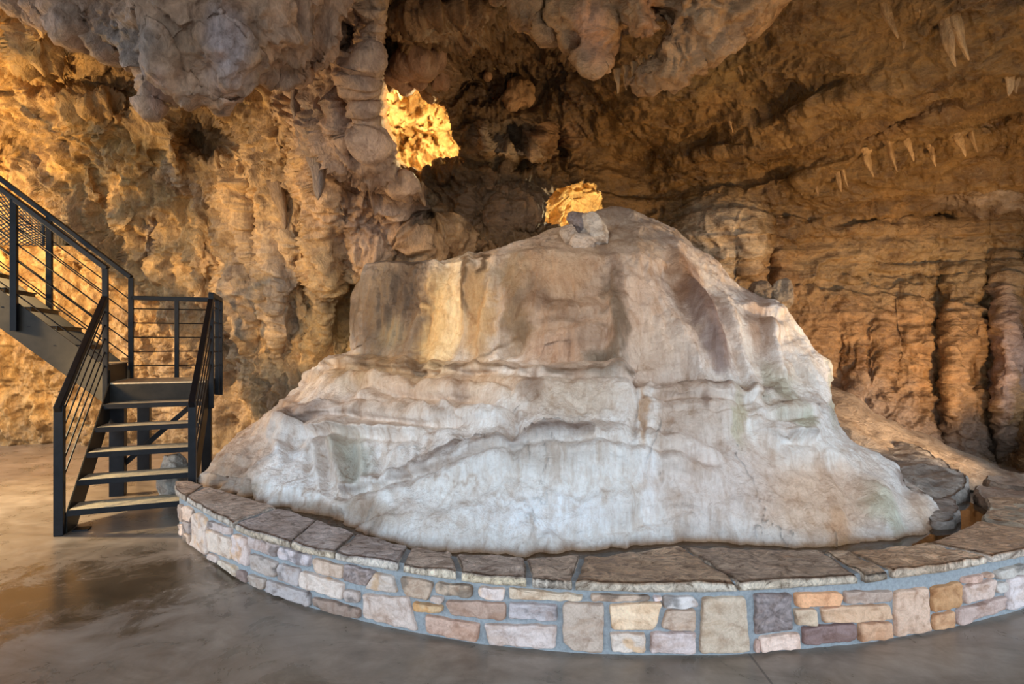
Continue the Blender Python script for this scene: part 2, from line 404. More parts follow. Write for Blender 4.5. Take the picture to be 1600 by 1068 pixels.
WR_b = [(800,215,30,16,.35),(760,220,16,26,-.25),(815,222,60,12,-.15),(872,225,14,28,.4),(845,225,14,26,-.25,30),(790,240,70,10,-.25),(700,275,60,18,-.1),
 (740,270,80,12,-.15),(860,270,40,20,-.15),(655,110,46,30,-.45),(662,118,8,14,.3),(720,120,36,40,.3),(770,110,60,50,.3),(690,70,70,18,-.25),(700,30,90,30,-.45),
 (860,110,60,40,.35),(900,310,70,40,-.12),(1040,85,60,50,.25),(1130,370,60,50,-.45),(1180,400,22,60,-.25),(1200,430,12,40,.35),(1222,430,14,40,-.12),
 (1130,235,120,14,-.12,-5),(1330,215,170,12,.16,-22),(1250,260,140,10,.12,-15),(1500,200,140,12,.14,-20),(1300,160,120,26,-.16,-24),
 (1440,345,170,10,.22,-3),(1545,305,60,16,-.22),(1300,352,160,10,-.14),(1570,200,60,40,.45),
 (1465,560,12,140,.22),(1490,570,18,110,-.18),(1545,560,13,150,.28),(1572,560,20,140,-.22),(1520,590,10,60,.18),(1600,560,14,120,.2),(1560,710,50,60,.5),(1480,700,30,40,.25),
 (1380,540,14,60,-.08),(1420,480,14,50,-.08),(1310,580,14,60,.12),(1340,590,12,60,-.08),(1400,430,120,8,.1),(1300,445,130,8,.08),(1500,410,120,8,.1),
 (780,320,60,40,-.1),(755,330,18,26,.22),(800,350,40,12,.15)]
gx = np.concatenate([np.linspace(560, 1640, 560, endpoint=False), np.linspace(1640, 2300, 90)])
gy = np.concatenate([np.linspace(-760, -20, 60, endpoint=False), np.linspace(-20, 800, 430)])
PX, PY = np.meshgrid(gx, gy)
def dWR(px, py): return fWR(px, py)+bumps(px, py, WR_b)
V = P(PX, PY, dWR(PX, PY)); n = grid_normals(V)
if n[200, 200, 1] > 0: n = -n
smooth_up = sstep(150, 300, PY)*.0+1
ceil_amt = 1-sstep(.0, 1., (PY-(330-.28*(PX-950)*.6))/90.)
V0 = V
st_ = np.where(PY > 400, 1-.75*sstep(430, 560, PY), 1.)
V = lump(V0, n, .8, (.8, .8, 1.), strata=st_, seed=5.)
Vl = lump(V0, n, 1.2, (1., 1., .6), seed=8.)
Vm = lump(V0, n, 1.0, (1., 1., .45), seed=15.); wm = sstep(450, 580, PY)[..., None]*.8; V = V*(1-wm)+Vm*wm
wl = (1-sstep(860, 1000, PX))[..., None]
V = V*(1-wl)+Vl*wl
base = np.zeros(PX.shape+(3,))
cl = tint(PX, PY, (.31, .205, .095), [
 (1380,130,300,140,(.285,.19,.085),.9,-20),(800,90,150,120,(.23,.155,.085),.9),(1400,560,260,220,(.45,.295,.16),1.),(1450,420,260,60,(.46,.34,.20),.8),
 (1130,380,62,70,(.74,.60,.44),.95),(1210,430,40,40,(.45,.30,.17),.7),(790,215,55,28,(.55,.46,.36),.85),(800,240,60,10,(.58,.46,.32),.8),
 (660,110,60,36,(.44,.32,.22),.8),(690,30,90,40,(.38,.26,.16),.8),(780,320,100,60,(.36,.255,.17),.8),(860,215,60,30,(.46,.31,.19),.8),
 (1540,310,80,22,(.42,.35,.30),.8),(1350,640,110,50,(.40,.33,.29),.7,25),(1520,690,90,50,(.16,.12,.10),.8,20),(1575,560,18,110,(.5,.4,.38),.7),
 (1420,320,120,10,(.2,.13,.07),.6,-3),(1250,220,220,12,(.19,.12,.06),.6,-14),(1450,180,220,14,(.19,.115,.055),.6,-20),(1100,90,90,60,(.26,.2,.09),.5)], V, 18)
hole1 = [(560,130),(612,132),(640,146),(662,148),(690,165),(703,185),(708,215),(721,236),(715,246),(690,258),(655,264),(615,256),(560,262)]
hole2 = [(846,345),(852,318),(866,300),(884,291),(905,285),(925,290),(938,318),(945,335),(925,352),(880,356)]
fcx = (PX[:-1, :-1]+PX[1:, 1:])/2; fcy = (PY[:-1, :-1]+PY[1:, 1:])/2
wob = 5*fbm(np.stack([fcx/22, fcy/22, 0*fcx], -1), 3)
mk = np.full(fcx.shape, 1)
mk[(fcx > 1160+.25*(fcy-300))] = 2
mk[fcy < np.interp(fcx, [560, 760, 900, 1000, 1200, 1400, 1600, 2300], [60, 110, 190, 262, 250, 255, 215, 120])] = 0
mk[inpoly(fcx+wob, fcy+wob, hole1)] = -1; mk[inpoly(fcx+wob*.6, fcy+wob*.6, hole2)] = -1
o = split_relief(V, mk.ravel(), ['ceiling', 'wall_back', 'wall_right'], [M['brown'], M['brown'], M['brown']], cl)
tag(o['ceiling'], 'brown layered cave ceiling sweeping over the pool', 'cave ceiling', kind='structure')
tag(o['wall_back'], 'back cave wall with two lit openings above the white mound', 'cave wall', kind='structure')
tag(o['wall_right'], 'orange brown layered cave wall right of the white mound', 'cave wall', kind='structure')

# ---- ceiling over and behind the camera, side walls beyond the frame
def overhead():
    xs = np.linspace(-9, 9, 60); ys = np.linspace(-3.0, 4.0, 30); X, Y = np.meshgrid(xs, ys)
    Z = 4.9-.03*X*0+.25*fbm(np.stack([X, Y, 0*X], -1)*.5, 3)+.12*fbm(np.stack([X, Y, 0*X], -1)*1.7, 3)
    V = np.stack([X, Y, Z], -1)
    o = mesh_obj('ceiling', V.reshape(-1, 3), grid_faces(30, 60), M['grey'], col=np.tile((.42, .36, .3), (1800, 1)))
    tag(o, 'rough rock ceiling overhead', 'cave ceiling', kind='structure')
overhead()

# ---- lit chambers behind the two openings
def chamber(name, x0, x1, y0, y1, depth, col, label, seed):
    gx = np.linspace(x0, x1, 130); gy = np.linspace(y0, y1, 110); PX, PY = np.meshgrid(gx, gy)
    u = (PX-x0)/(x1-x0)*2-1; v = (PY-y0)/(y1-y0)*2-1
    r = np.clip(1-np.maximum(np.abs(u), np.abs(v))**3, 0, 1)**.6
    D = fWR(PX, PY)-.05+r*depth+.4
    V = P(PX, PY, D); n = grid_normals(V)
    if n[50, 60, 1] > 0: n = -n
    V = lump(V, n, 2.0, (1.3, 1.3, 1.3), seed=seed)
    o = mesh_obj(name, V.reshape(-1, 3), grid_faces(110, 130), M['gold'], col=tint(PX, PY, col, []).reshape(-1, 3))
    tag(o, label, 'cave wall', kind='structure')
chamber('wall_chamber', 520, 800, 60, 330, 1.6, (.66, .50, .28), 'brightly lit golden rock chamber behind the larger opening', 3.)
chamber('wall_niche', 800, 1000, 240, 420, 1.1, (.66, .50, .28), 'lit rock niche behind the small arched opening', 12.)

# ---------------------------------------------------------------- floor
fx = 12
o = mesh_obj('floor', [(-11, -5, 0), (9, -5, 0), (9, 10.5, 0), (-11, 10.5, 0)], [(0, 1, 2, 3)], M['floor'], smooth=False)
tag(o, 'polished tan concrete floor with dark wet stains', 'floor', kind='structure')

# ---------------------------------------------------------------- flowstone mound (loft through ledge lines)
R = []
base_l = [(300,752),(310,757),(355,769),(420,787),(466,801),(520,813),(580,836),(640,857),(760,866),(818,867),(912,862),(984,855),(1068,847),(1240,855),(1285,857),(1337,853),(1403,845),(1429,838),(1482,822),(1492,812)]
R.append([(x, y+12, dz(y, .27)-.02) for x, y in base_l])                        # under water
R.append([(x, y, dz(y, .27)) for x, y in base_l])
R.append([(318,735,5.15),(360,742,4.85),(420,752,4.6),(480,765,4.38),(530,780,4.15),(600,795,3.85),(700,790,3.62),(820,785,3.58),(950,785,3.6),(1050,785,3.68),(1150,790,3.72),(1250,795,3.7),(1340,795,3.78),(1400,790,3.92),(1440,795,4.02),(1472,800,4.1)])
R.append([(338,712,5.3),(370,712,5.1),(420,722,4.85),(480,740,4.6),(525,763,4.32),(560,752,4.2),(580,746,4.12),(625,731,4.02),(664,715,3.95),(715,695,3.9),(760,687,3.86),(802,681,3.84),(850,677,3.84),(927,668,3.86),(971,673,3.9),(1000,684,3.9),(1021,684,3.92),(1068,693,3.95),(1121,722,3.95),(1160,735,3.95),(1250,740,3.95),(1330,735,4.1),(1390,728,4.35),(1420,742,4.5),(1442,765,4.45)])
R.append([(350,698,5.4),(380,698,5.25),(430,706,5.0),(480,725,4.75),(525,745,4.42),(560,740,4.36),(580,735,4.33),(625,722,4.25),(664,708,4.2),(715,690,4.16),(760,682,4.12),(802,676,4.1),(850,672,4.1),(927,663,4.12),(971,665,4.12),(1000,676,4.05),(1021,675,4.1),(1068,680,4.1),(1121,700,4.05),(1160,710,4.03),(1250,712,4.05),(1320,708,4.2),(1370,708,4.45),(1404,725,4.7)])
R.append([(368,680,5.6),(400,680,5.4),(440,690,5.1),(470,700,4.9),(520,700,4.75),(570,700,4.6),(620,700,4.45),(665,690,4.35),(715,676,4.28),(760,668,4.25),(802,660,4.22),(850,655,4.2),(927,650,4.2),(1000,655,4.12),(1068,660,4.18),(1140,665,4.15),(1200,668,4.12),(1228,680,4.08),(1275,681,4.25),(1310,685,4.5),(1350,697,4.85)])
R.append([(385,664,5.8),(415,655,5.5),(436,640,5.15),(475,667,5.02),(500,668,4.95),(535,671,4.85),(604,673,4.62),(650,672,4.5),(712,664,4.36),(760,655,4.32),(802,645,4.28),(850,640,4.28),(927,635,4.28),(1000,640,4.16),(1068,645,4.25),(1140,648,4.2),(1200,650,4.2),(1228,660,4.2),(1275,664,4.4),(1300,668,4.65),(1332,680,5.0)])
R.append([(398,655,6.0),(425,640,5.7),(442,634,5.3),(475,636,5.12),(500,637,5.02),(550,639,4.92),(610,645,4.72),(660,648,4.58),(712,648,4.46),(725,640,4.42),(760,632,4.36),(800,628,4.32),(850,625,4.34),(927,620,4.34),(1000,622,4.22),(1068,628,4.3),(1140,630,4.26),(1195,634,4.3),(1205,638,4.35),(1275,640,4.55),(1295,650,4.8),(1318,665,5.1)])
R.append([(420,645,6.2),(440,634,6.0),(455,630,5.6),(480,629,5.4),(520,630,5.25),(560,632,5.12),(610,635,4.95),(660,636,4.8),(712,636,4.68),(730,630,4.55),(760,625,4.46),(800,621,4.36),(850,612,4.4),(927,608,4.4),(1000,612,4.3),(1068,620,4.34),(1140,622,4.3),(1190,622,4.32),(1210,631,4.6),(1270,633,4.8),(1290,640,4.95),(1312,655,5.2)])
R.append([(455,615,6.35),(480,600,6.1),(520,592,5.62),(541,590,5.5),(575,591,5.36),(600,597,5.22),(640,607,5.05),(667,611,4.92),(710,613,4.75),(760,617,4.6),(797,618,4.42),(815,606,4.46),(850,598,4.48),(927,595,4.45),(1000,600,4.35),(1012,606,4.36),(1068,608,4.38),(1140,609,4.36),(1193,609,4.4),(1215,618,4.75),(1262,628,4.95),(1285,632,5.05),(1306,640,5.3)])
R.append([(465,603,6.45),(485,594,6.25),(520,585,5.85),(541,583,5.75),(600,589,5.5),(640,598,5.3),(667,602,5.18),(710,605,5.0),(760,608,4.82),(797,606,4.62),(815,598,4.56),(850,590,4.53),(927,587,4.5),(1000,592,4.42),(1010,604,4.42),(1068,606,4.44),(1140,607,4.42),(1193,607,4.46),(1220,610,4.95),(1262,618,5.1),(1285,622,5.15),(1303,628,5.35)])
R.append([(480,575,6.55),(496,563,6.2),(540,563,5.85),(600,567,5.55),(670,572,5.22),(760,574,4.85),(850,575,4.62),(927,576,4.56),(985,577,4.5),(1001,584,4.48),(1008,600,4.5),(1068,602,4.58),(1140,603,4.56),(1193,603,4.62),(1225,600,5.05),(1262,606,5.2),(1285,608,5.25),(1302,612,5.4)])
R.append([(505,566,6.6),(525,558,6.35),(560,561,6.08),(600,563,5.85),(670,566,5.55),(760,568,5.25),(850,569,5.05),(927,570,5.0),(985,571,4.98),(1001,578,4.96),(1008,596,4.95),(1068,597,5.0),(1140,598,4.95),(1193,598,4.98),(1225,590,5.15),(1262,596,5.25),(1285,598,5.3),(1301,602,5.45)])
R.append([(546,556,6.5),(556,548,6.25),(580,530,6.08),(620,530,5.92),(670,530,5.7),(760,530,5.4),(790,545,5.25),(850,530,5.1),(900,525,5.08),(950,530,5.12),(985,530,5.08),(1050,530,5.08),(1100,550,5.05),(1140,560,5.12),(1180,565,5.18),(1230,560,5.25),(1262,565,5.4),(1280,572,5.5),(1296,578,5.6)])
R.append([(550,510,6.55),(560,500,6.3),(580,480,6.12),(620,480,5.98),(670,480,5.76),(720,475,5.66),(760,480,5.58),(800,500,5.36),(850,485,5.25),(900,475,5.2),(950,480,5.3),(985,480,5.22),(1030,480,5.25),(1070,500,5.2),(1110,500,5.3),(1150,510,5.35),(1180,520,5.4),(1215,520,5.4),(1240,525,5.55),(1262,536,5.7),(1275,545,5.8)])
R.append([(556,460,6.6),(563,450,6.35),(580,440,6.18),(620,440,6.05),(660,436,5.88),(700,436,5.78),(760,440,5.7),(800,450,5.52),(850,445,5.4),(900,445,5.32),(950,450,5.42),(975,440,5.38),(1000,430,5.42),(1040,440,5.45),(1070,460,5.5),(1100,460,5.55),(1140,475,5.6),(1170,473,5.75),(1217,476,5.78),(1235,490,5.85),(1250,507,5.95)])
R.append([(562,425,6.65),(572,412,6.4),(600,410,6.25),(640,409,6.1),(692,407,5.96),(740,404,5.88),(781,399,5.8),(825,393,5.72),(870,390,5.65),(910,395,5.6),(950,400,5.62),(1000,390,5.68),(1040,400,5.75),(1075,420,5.85),(1100,430,5.9),(1130,440,6.0),(1160,468,6.1),(1175,468,6.15),(1205,470,6.15),(1232,482,6.2)])
R.append([(575,412,6.75),(600,406,6.6),(640,404,6.5),(692,402,6.35),(740,399,6.25),(781,393,6.15),(825,383,6.1),(870,373,6.05),(900,376,6.0),(950,372,6.05),(1000,362,6.1),(1040,370,6.2),(1075,385,6.3),(1100,396,6.35),(1125,415,6.45),(1150,445,6.55),(1175,462,6.6),(1200,466,6.65),(1222,474,6.7)])
R.append([(600,410,7.4),(692,404,7.1),(781,388,6.8),(825,372,6.7),(860,355,6.65),(900,345,6.6),(940,326,6.7),(960,322,6.75),(990,324,6.8),(1020,336,6.85),(1060,362,6.9),(1090,385,6.95),(1115,405,7.0),(1150,445,7.1),(1200,465,7.2)])
R.append([(620,425,8.0),(781,400,7.6),(860,370,7.5),(940,345,7.6),(990,345,7.6),(1060,380,7.6),(1115,420,7.7),(1190,480,7.9)])
NC = 620
S = np.linspace(0, 1, NC)
def gsm(a, k):
    for _ in range(k):
        b = a.copy(); b[1:-1] = (a[:-2]+2*a[1:-1]+a[2:])/4; a = b
    return a
rows = []
for r in R:
    r = np.array(r, float); px = r[0, 0]+(r[-1, 0]-r[0, 0])*S
    y = gsm(np.interp(px, r[:, 0], r[:, 1]), 5); d = gsm(np.interp(px, r[:, 0], r[:, 2]), 14)
    rows.append(P(px, y, d))
seg = [2, 22, 26, 12, 16, 18, 20, 12, 16, 8, 14, 18, 30, 32, 28, 24, 20, 24, 12]
pts = []
for k in range(len(rows)-1):
    for i in range(seg[k]):
        t = i/seg[k]; pts.append(rows[k]*(1-t)+rows[k+1]*t)
pts.append(rows[-1]); V = np.array(pts)
for _ in range(3):
    W = V.copy(); W[1:-1] = (V[:-2]+2*V[1:-1]+V[2:])/4; V = W
# wrap the two ends round the back
def wrap(V, side):
    e = V[:, 0] if side < 0 else V[:, -1]; cols = []
    for i in range(1, 13):
        t = i/12.; w = e.copy(); w[:, 0] += -side*.25*t*t; w[:, 1] += 1.3*t; w[:, 2] -= .35*t*t
        cols.append(w)
    cols = np.stack(cols, 1)
    return np.concatenate([cols[:, ::-1], V], 1) if side < 0 else np.concatenate([V, cols], 1)
V = wrap(wrap(V, -1), 1)
n = grid_normals(V)
if n[60, 300, 1] > 0: n = -n
px, py = project(V)
steep = np.clip(1-np.abs(n[..., 2]), 0, 1)
q = V*np.array([1, 1, .13]); wv = fbm(V*1.3, 2)*.5
flute = ridged(np.stack([q[..., 0]*3.4+wv, q[..., 1]*3.4, q[..., 2]*3.4], -1), 2, .5)
flute2 = fbm(np.stack([q[..., 0]*11+wv*2, q[..., 1]*11, q[..., 2]*9], -1), 3)
lum = fbm(V*1.6+4, 3)
# scalloped overhanging lips: steps running across the faces
warp = V[..., 2]+.22*fbm(np.stack([V[..., 0]*1.1, V[..., 1]*1.1, V[..., 2]*.8], -1)+7, 3)
lip = (warp*3.1) % 1.; lip = sstep(0, .10, lip)*(1-sstep(.10, 1, lip))
lipm = sstep(-.05, .35, fbm(V*np.array([1.2, 1.2, 1.5])+31, 2))
crk = np.abs(perlin(V*np.array([1.7, 1.7, .8])+13+.25*fbm(V*4, 3)[..., None])); crk = np.exp(-(crk/.012)**2)*sstep(.1, .4, perlin(V*1.1+70))*(V[..., 2] < 1.)
lower = 1-sstep(560, 640, py)
diag = ridged(np.stack([V[..., 0]*2.6+V[..., 2]*1.6+wv, V[..., 1]*2.6, V[..., 2]*2.4-V[..., 0]*1.2], -1), 4, .5)
dm = sstep(-.1, .3, fbm(V*.9+55, 2))*(1-sstep(680, 900, px))
h = steep*(.055*(flute-.6)+.020*flute2)+.035*dm*(diag-.8)+.02*steep*(ridged(V*np.array([4, 4, 7])+.6*lum[..., None]+3, 4)-.8)*(.35+.65*dm)+.035*lum+.05*lip*lipm*steep*(.4+.6*(1-lower))+.012*fbm(V*np.array([9, 9, 5]), 3)+.005*fbm(V*26, 2)-.02*crk
h = h+bumps(px, py, [
 (990,640,9,60,.07,4),(800,665,16,55,.09),(860,640,30,60,-.06),(1170,650,18,60,.06,-6),(1100,640,20,50,-.04),
 (880,500,60,12,.06,-12),(800,520,50,14,.08,-35),(860,545,70,26,.10),(1020,500,50,90,.10,-12),(900,440,60,30,.08),(960,500,12,80,-.10),
 (650,480,28,80,.05),(700,480,18,80,.06),(730,450,8,50,-.05),(1110,500,20,60,-.08,-25),(1180,540,26,60,.08,-20),(1240,560,20,60,.08,-20),
 (482,705,7,34,.06),(497,715,5,34,-.05),(512,715,7,38,.06),(530,718,6,38,-.06),(548,715,8,42,.05),(566,715,6,40,-.04),
 (455,668,12,34,.10),(438,690,10,30,-.08),(540,615,16,22,.06,25),(610,625,14,20,.05,25),(575,610,8,22,-.05,25),(650,595,10,18,.04,25),(700,630,8,24,-.05,25),
 (1098,490,9,105,-.09,-22),(1072,470,14,100,.07,-22),(1130,500,14,90,.07,-20),(1160,540,9,70,-.08,-18),(1215,540,9,60,-.06,-16),(1195,500,14,60,.06,-8),
 (755,500,7,80,-.06,10),(672,490,9,85,.05,12),(650,500,8,80,-.04,14),(727,450,6,50,-.05,8),(620,480,16,80,.04,10),
 (905,455,60,7,.02,-3),(870,497,60,8,.03,-4),(790,548,40,8,.05,-30),(972,540,8,50,-.07,-3),(1004,640,5,40,.05),(985,640,6,40,-.04),(1040,650,10,40,.03),(1130,650,12,40,-.04),
 (700,750,120,40,.06),(850,760,110,50,.06),(1020,770,26,70,.05),(640,810,12,30,-.03,30),(1430,750,22,18,.08),(1330,760,20,60,.05,-20),(1380,790,14,50,-.06,-25),
 (560,700,14,50,.05),(520,700,10,40,-.05),(590,700,10,45,.05),(470,660,20,40,.06)])
for L_, am in (([(442,637),(475,639),(550,642),(610,648),(660,651),(712,651)], .06), ([(541,593),(600,600),(667,614),(710,617),(760,621),(797,621)], .055), ([(475,670),(535,675),(604,677),(650,678)], .045),
               ([(500,566),(600,570),(670,575),(850,578),(985,580),(1001,586)], .05), ([(1008,608),(1068,611),(1140,612),(1193,613)], .05), ([(530,768),(580,750),(625,735),(664,718),(715,698),(760,690),(850,681),(927,672),(971,676),(1021,688),(1068,697),(1121,724)], .045),
               ([(1205,640),(1240,642),(1275,643)], .05), ([(1228,682),(1250,684),(1276,684)], .05), ([(1170,478),(1200,479),(1228,488)], .05)):
    L_ = np.array(L_, float); yr = np.interp(px, L_[:, 0], L_[:, 1])+3*perlin(np.stack([px/30, 0*px, 0*px+am*90], -1))
    en = sstep(L_[0, 0]-12, L_[0, 0]+10, px)*(1-sstep(L_[-1, 0]-10, L_[-1, 0]+12, px))
    h = h+am*en*(np.exp(-((py-yr-5)/7)**2)-.85*np.exp(-((py-yr-26)/12)**2)-.9*np.exp(-((py-yr+7)/4.5)**2))
V = V+n*h[..., None]
GAM = 1.75
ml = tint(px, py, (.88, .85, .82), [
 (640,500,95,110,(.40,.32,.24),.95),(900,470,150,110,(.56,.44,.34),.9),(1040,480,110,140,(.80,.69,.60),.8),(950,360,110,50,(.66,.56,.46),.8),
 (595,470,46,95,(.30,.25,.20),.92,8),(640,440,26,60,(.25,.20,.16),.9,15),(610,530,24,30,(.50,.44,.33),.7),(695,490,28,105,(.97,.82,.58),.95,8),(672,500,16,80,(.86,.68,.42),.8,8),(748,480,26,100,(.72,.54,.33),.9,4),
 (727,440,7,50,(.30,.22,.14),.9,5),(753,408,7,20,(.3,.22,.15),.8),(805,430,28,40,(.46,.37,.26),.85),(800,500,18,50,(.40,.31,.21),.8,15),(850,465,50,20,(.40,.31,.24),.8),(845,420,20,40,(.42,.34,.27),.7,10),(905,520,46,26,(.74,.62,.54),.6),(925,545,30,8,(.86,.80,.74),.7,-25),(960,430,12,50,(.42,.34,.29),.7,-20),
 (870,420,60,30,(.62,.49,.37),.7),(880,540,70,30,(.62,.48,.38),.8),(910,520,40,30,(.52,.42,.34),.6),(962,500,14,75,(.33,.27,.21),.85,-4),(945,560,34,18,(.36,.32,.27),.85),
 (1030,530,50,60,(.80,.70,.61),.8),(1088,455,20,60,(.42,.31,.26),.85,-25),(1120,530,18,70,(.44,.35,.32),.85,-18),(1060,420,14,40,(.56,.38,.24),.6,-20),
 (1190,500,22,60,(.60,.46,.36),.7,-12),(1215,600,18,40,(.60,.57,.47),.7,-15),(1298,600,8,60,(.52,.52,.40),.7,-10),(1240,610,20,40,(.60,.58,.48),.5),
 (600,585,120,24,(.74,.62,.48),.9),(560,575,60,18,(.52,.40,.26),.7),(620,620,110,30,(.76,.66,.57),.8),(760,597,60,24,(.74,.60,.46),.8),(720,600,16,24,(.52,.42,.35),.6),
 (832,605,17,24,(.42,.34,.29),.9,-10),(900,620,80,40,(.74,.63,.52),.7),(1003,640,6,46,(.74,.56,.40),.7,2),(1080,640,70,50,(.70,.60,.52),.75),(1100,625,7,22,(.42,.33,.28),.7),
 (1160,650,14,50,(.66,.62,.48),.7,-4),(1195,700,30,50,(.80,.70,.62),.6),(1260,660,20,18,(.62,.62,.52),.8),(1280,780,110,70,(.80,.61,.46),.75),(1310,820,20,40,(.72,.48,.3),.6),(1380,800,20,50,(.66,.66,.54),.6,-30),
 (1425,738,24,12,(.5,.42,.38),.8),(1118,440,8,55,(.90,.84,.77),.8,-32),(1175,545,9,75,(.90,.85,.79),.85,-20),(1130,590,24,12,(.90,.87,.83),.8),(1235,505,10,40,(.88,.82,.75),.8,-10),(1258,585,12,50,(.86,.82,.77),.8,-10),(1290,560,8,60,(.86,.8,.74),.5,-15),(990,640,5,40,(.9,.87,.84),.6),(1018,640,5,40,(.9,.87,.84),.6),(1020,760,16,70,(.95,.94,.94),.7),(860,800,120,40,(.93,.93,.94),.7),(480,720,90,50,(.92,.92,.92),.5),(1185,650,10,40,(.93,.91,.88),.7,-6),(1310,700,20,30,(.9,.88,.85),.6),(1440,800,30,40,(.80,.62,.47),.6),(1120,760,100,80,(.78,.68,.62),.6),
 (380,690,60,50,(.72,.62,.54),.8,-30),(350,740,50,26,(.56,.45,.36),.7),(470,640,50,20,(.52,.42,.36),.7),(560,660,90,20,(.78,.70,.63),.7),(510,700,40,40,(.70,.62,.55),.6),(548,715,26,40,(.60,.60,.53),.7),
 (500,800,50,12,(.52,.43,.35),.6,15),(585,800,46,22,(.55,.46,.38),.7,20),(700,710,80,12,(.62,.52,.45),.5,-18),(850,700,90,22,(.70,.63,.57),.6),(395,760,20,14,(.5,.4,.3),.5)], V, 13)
GAM = 1.45
wl_ = np.exp(-((V[..., 2]-.27)/.028)**2)*(V[..., 1] < 5.4)
ml = ml*(1-wl_[..., None]*.85)+np.array((.42, .20, .06))*wl_[..., None]*.85
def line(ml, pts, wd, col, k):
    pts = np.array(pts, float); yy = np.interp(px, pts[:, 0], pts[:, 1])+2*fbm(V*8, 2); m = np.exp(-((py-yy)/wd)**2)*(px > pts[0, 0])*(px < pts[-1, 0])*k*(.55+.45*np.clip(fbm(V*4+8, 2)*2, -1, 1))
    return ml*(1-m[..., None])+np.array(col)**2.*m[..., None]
ml = line(ml, [(1006,601),(1190,601),(1225,606)], 4.5, (.34,.22,.13), .95)  # brown painted in for the shade in the gap behind this ledge
ml = line(ml, [(500,563),(670,571),(850,575),(1000,578)], 2.5, (.36,.27,.18), .8)  # thin brown line painting the shadow behind the terrace rim
ml = line(ml, [(442,637),(560,641),(712,648)], 2.5, (.45,.35,.27), .7)  # same painted rim shadow, here and on the next ledges
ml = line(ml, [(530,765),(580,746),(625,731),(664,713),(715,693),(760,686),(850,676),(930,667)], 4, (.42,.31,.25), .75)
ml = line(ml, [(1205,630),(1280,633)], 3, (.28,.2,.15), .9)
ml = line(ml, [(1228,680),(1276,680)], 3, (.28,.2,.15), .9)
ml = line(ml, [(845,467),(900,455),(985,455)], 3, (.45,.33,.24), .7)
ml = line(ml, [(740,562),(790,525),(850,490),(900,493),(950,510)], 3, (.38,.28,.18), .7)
ml = ml*(1-.45*crk[..., None])
dc = np.stack([V[..., 0]*2.0+V[..., 2]*1.5+.6*wv, V[..., 1]*2.0, V[..., 2]*1.9-V[..., 0]*.8], -1)
dl = perlin(dc+2.2+.25*fbm(V*5, 3)[..., None]); dl = np.exp(-(dl/.035)**2)*sstep(-.1, .25, fbm(V*1.7+44, 2))*(1-sstep(780, 980, px))*(py > 560)
ml = ml*(1-dl[..., None]*np.array([.30, .40, .48]))
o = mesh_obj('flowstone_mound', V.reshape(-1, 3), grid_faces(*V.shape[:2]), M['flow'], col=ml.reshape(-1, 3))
tag(o, 'huge white and tan terraced flowstone mound rising from the pool', 'flowstone')

# ---------------------------------------------------------------- curb wall
ob = [(280,838),(329,875),(389,915),(486,951),(600,980),(742,1007),(900,1022),(1017,1025),(1130,1025),(1342,1008),(1483,983),(1600,954)]
OB = [(-2.845, 4.84)]+[((x-CX)*dz(y, 0)/F, dz(y, 0)) for x, y in ob]+[(3.45, 3.56), (3.95, 3.92), (4.35, 4.30)]
IB = [(x, y) for x, y in [(300,752),(433,792),(494,812),(557,833),(640,854),(711,864),(826,871),(934,867),(1067,853),(1220,858),(1325,862),(1443,848),(1468,843),(1534,812),(1549,786)]]
IB = [((x-CX)*dz(y, .37)/F, dz(y, .37)) for x, y in IB]+[(3.62, 4.35)]
def dense(L, step=.01, sm=60):
    A = np.array(L, float); s = np.concatenate([[0], np.cumsum(np.linalg.norm(np.diff(A, axis=0), axis=1))])
    t = np.arange(0, s[-1], step); X = np.stack([np.interp(t, s, A[:, 0]), np.interp(t, s, A[:, 1])], -1)
    return gsm(X, sm)
OD = dense(OB, sm=60); ID = dense(IB, sm=30)
OPX = np.maximum.accumulate(CX+F*OD[:, 0]/OD[:, 1]+np.arange(len(OD))*1e-6); IPX = np.maximum.accumulate(CX+F*ID[:, 0]/ID[:, 1])
tn = np.gradient(OD, axis=0); tn /= np.linalg.norm(tn, axis=1)[:, None]; ON = np.stack([tn[:, 1], -tn[:, 0]], -1)   # outward (towards viewer)
if ON[len(ON)//2, 1] > 0: ON = -ON
def oat(px, off=0.):
    k = np.interp(px, OPX, np.arange(len(OPX))) if px < OPX.max() else len(OPX)-1
    k0 = int(k); k1 = min(k0+1, len(OD)-1); f = k-k0
    return (OD[k0]*(1-f)+OD[k1]*f)+off*(ON[k0]*(1-f)+ON[k1]*f), k
curb = empty('stone_curb', (0, 2.9, 0), 'low curved curb wall of mixed sandstone blocks around the pool', 'curb')
def loc(v): return np.asarray(v, float)-np.array([0, 2.9, 0])
# core
m_ = 240
ti = np.linspace(0, 1, m_)
Oc = (OD-ON*.012)[np.linspace(0, len(OD)-1, m_).astype(int)]
Ic = ID[np.linspace(0, len(ID)-1, m_).astype(int)]
Ic = Ic+(Oc-Ic)/np.linalg.norm(Oc-Ic, axis=1)[:, None]*.02
vs = []
for a, b in zip(Oc, Ic):
    vs += [(a[0], a[1], 0), (a[0], a[1], .34), (a[0]*.985+b[0]*.015, a[1]*.985+b[1]*.015, .358), (b[0], b[1], .358), (b[0], b[1], 0)]
fs = []
for i in range(m_-1):
    for j in range(4): fs.append((5*i+j, 5*i+j+1, 5*i+6+j, 5*i+5+j))
fs.append((0, 1, 2, 3, 4)); e = 5*(m_-1); fs.append((e+4, e+3, e+2, e+1, e))
vs = loc(vs); vs[:, 1] += 0.002*np.random.randn(len(vs))
mesh_obj('mortar_core', vs, fs, M['mortar'], curb, smooth=False)

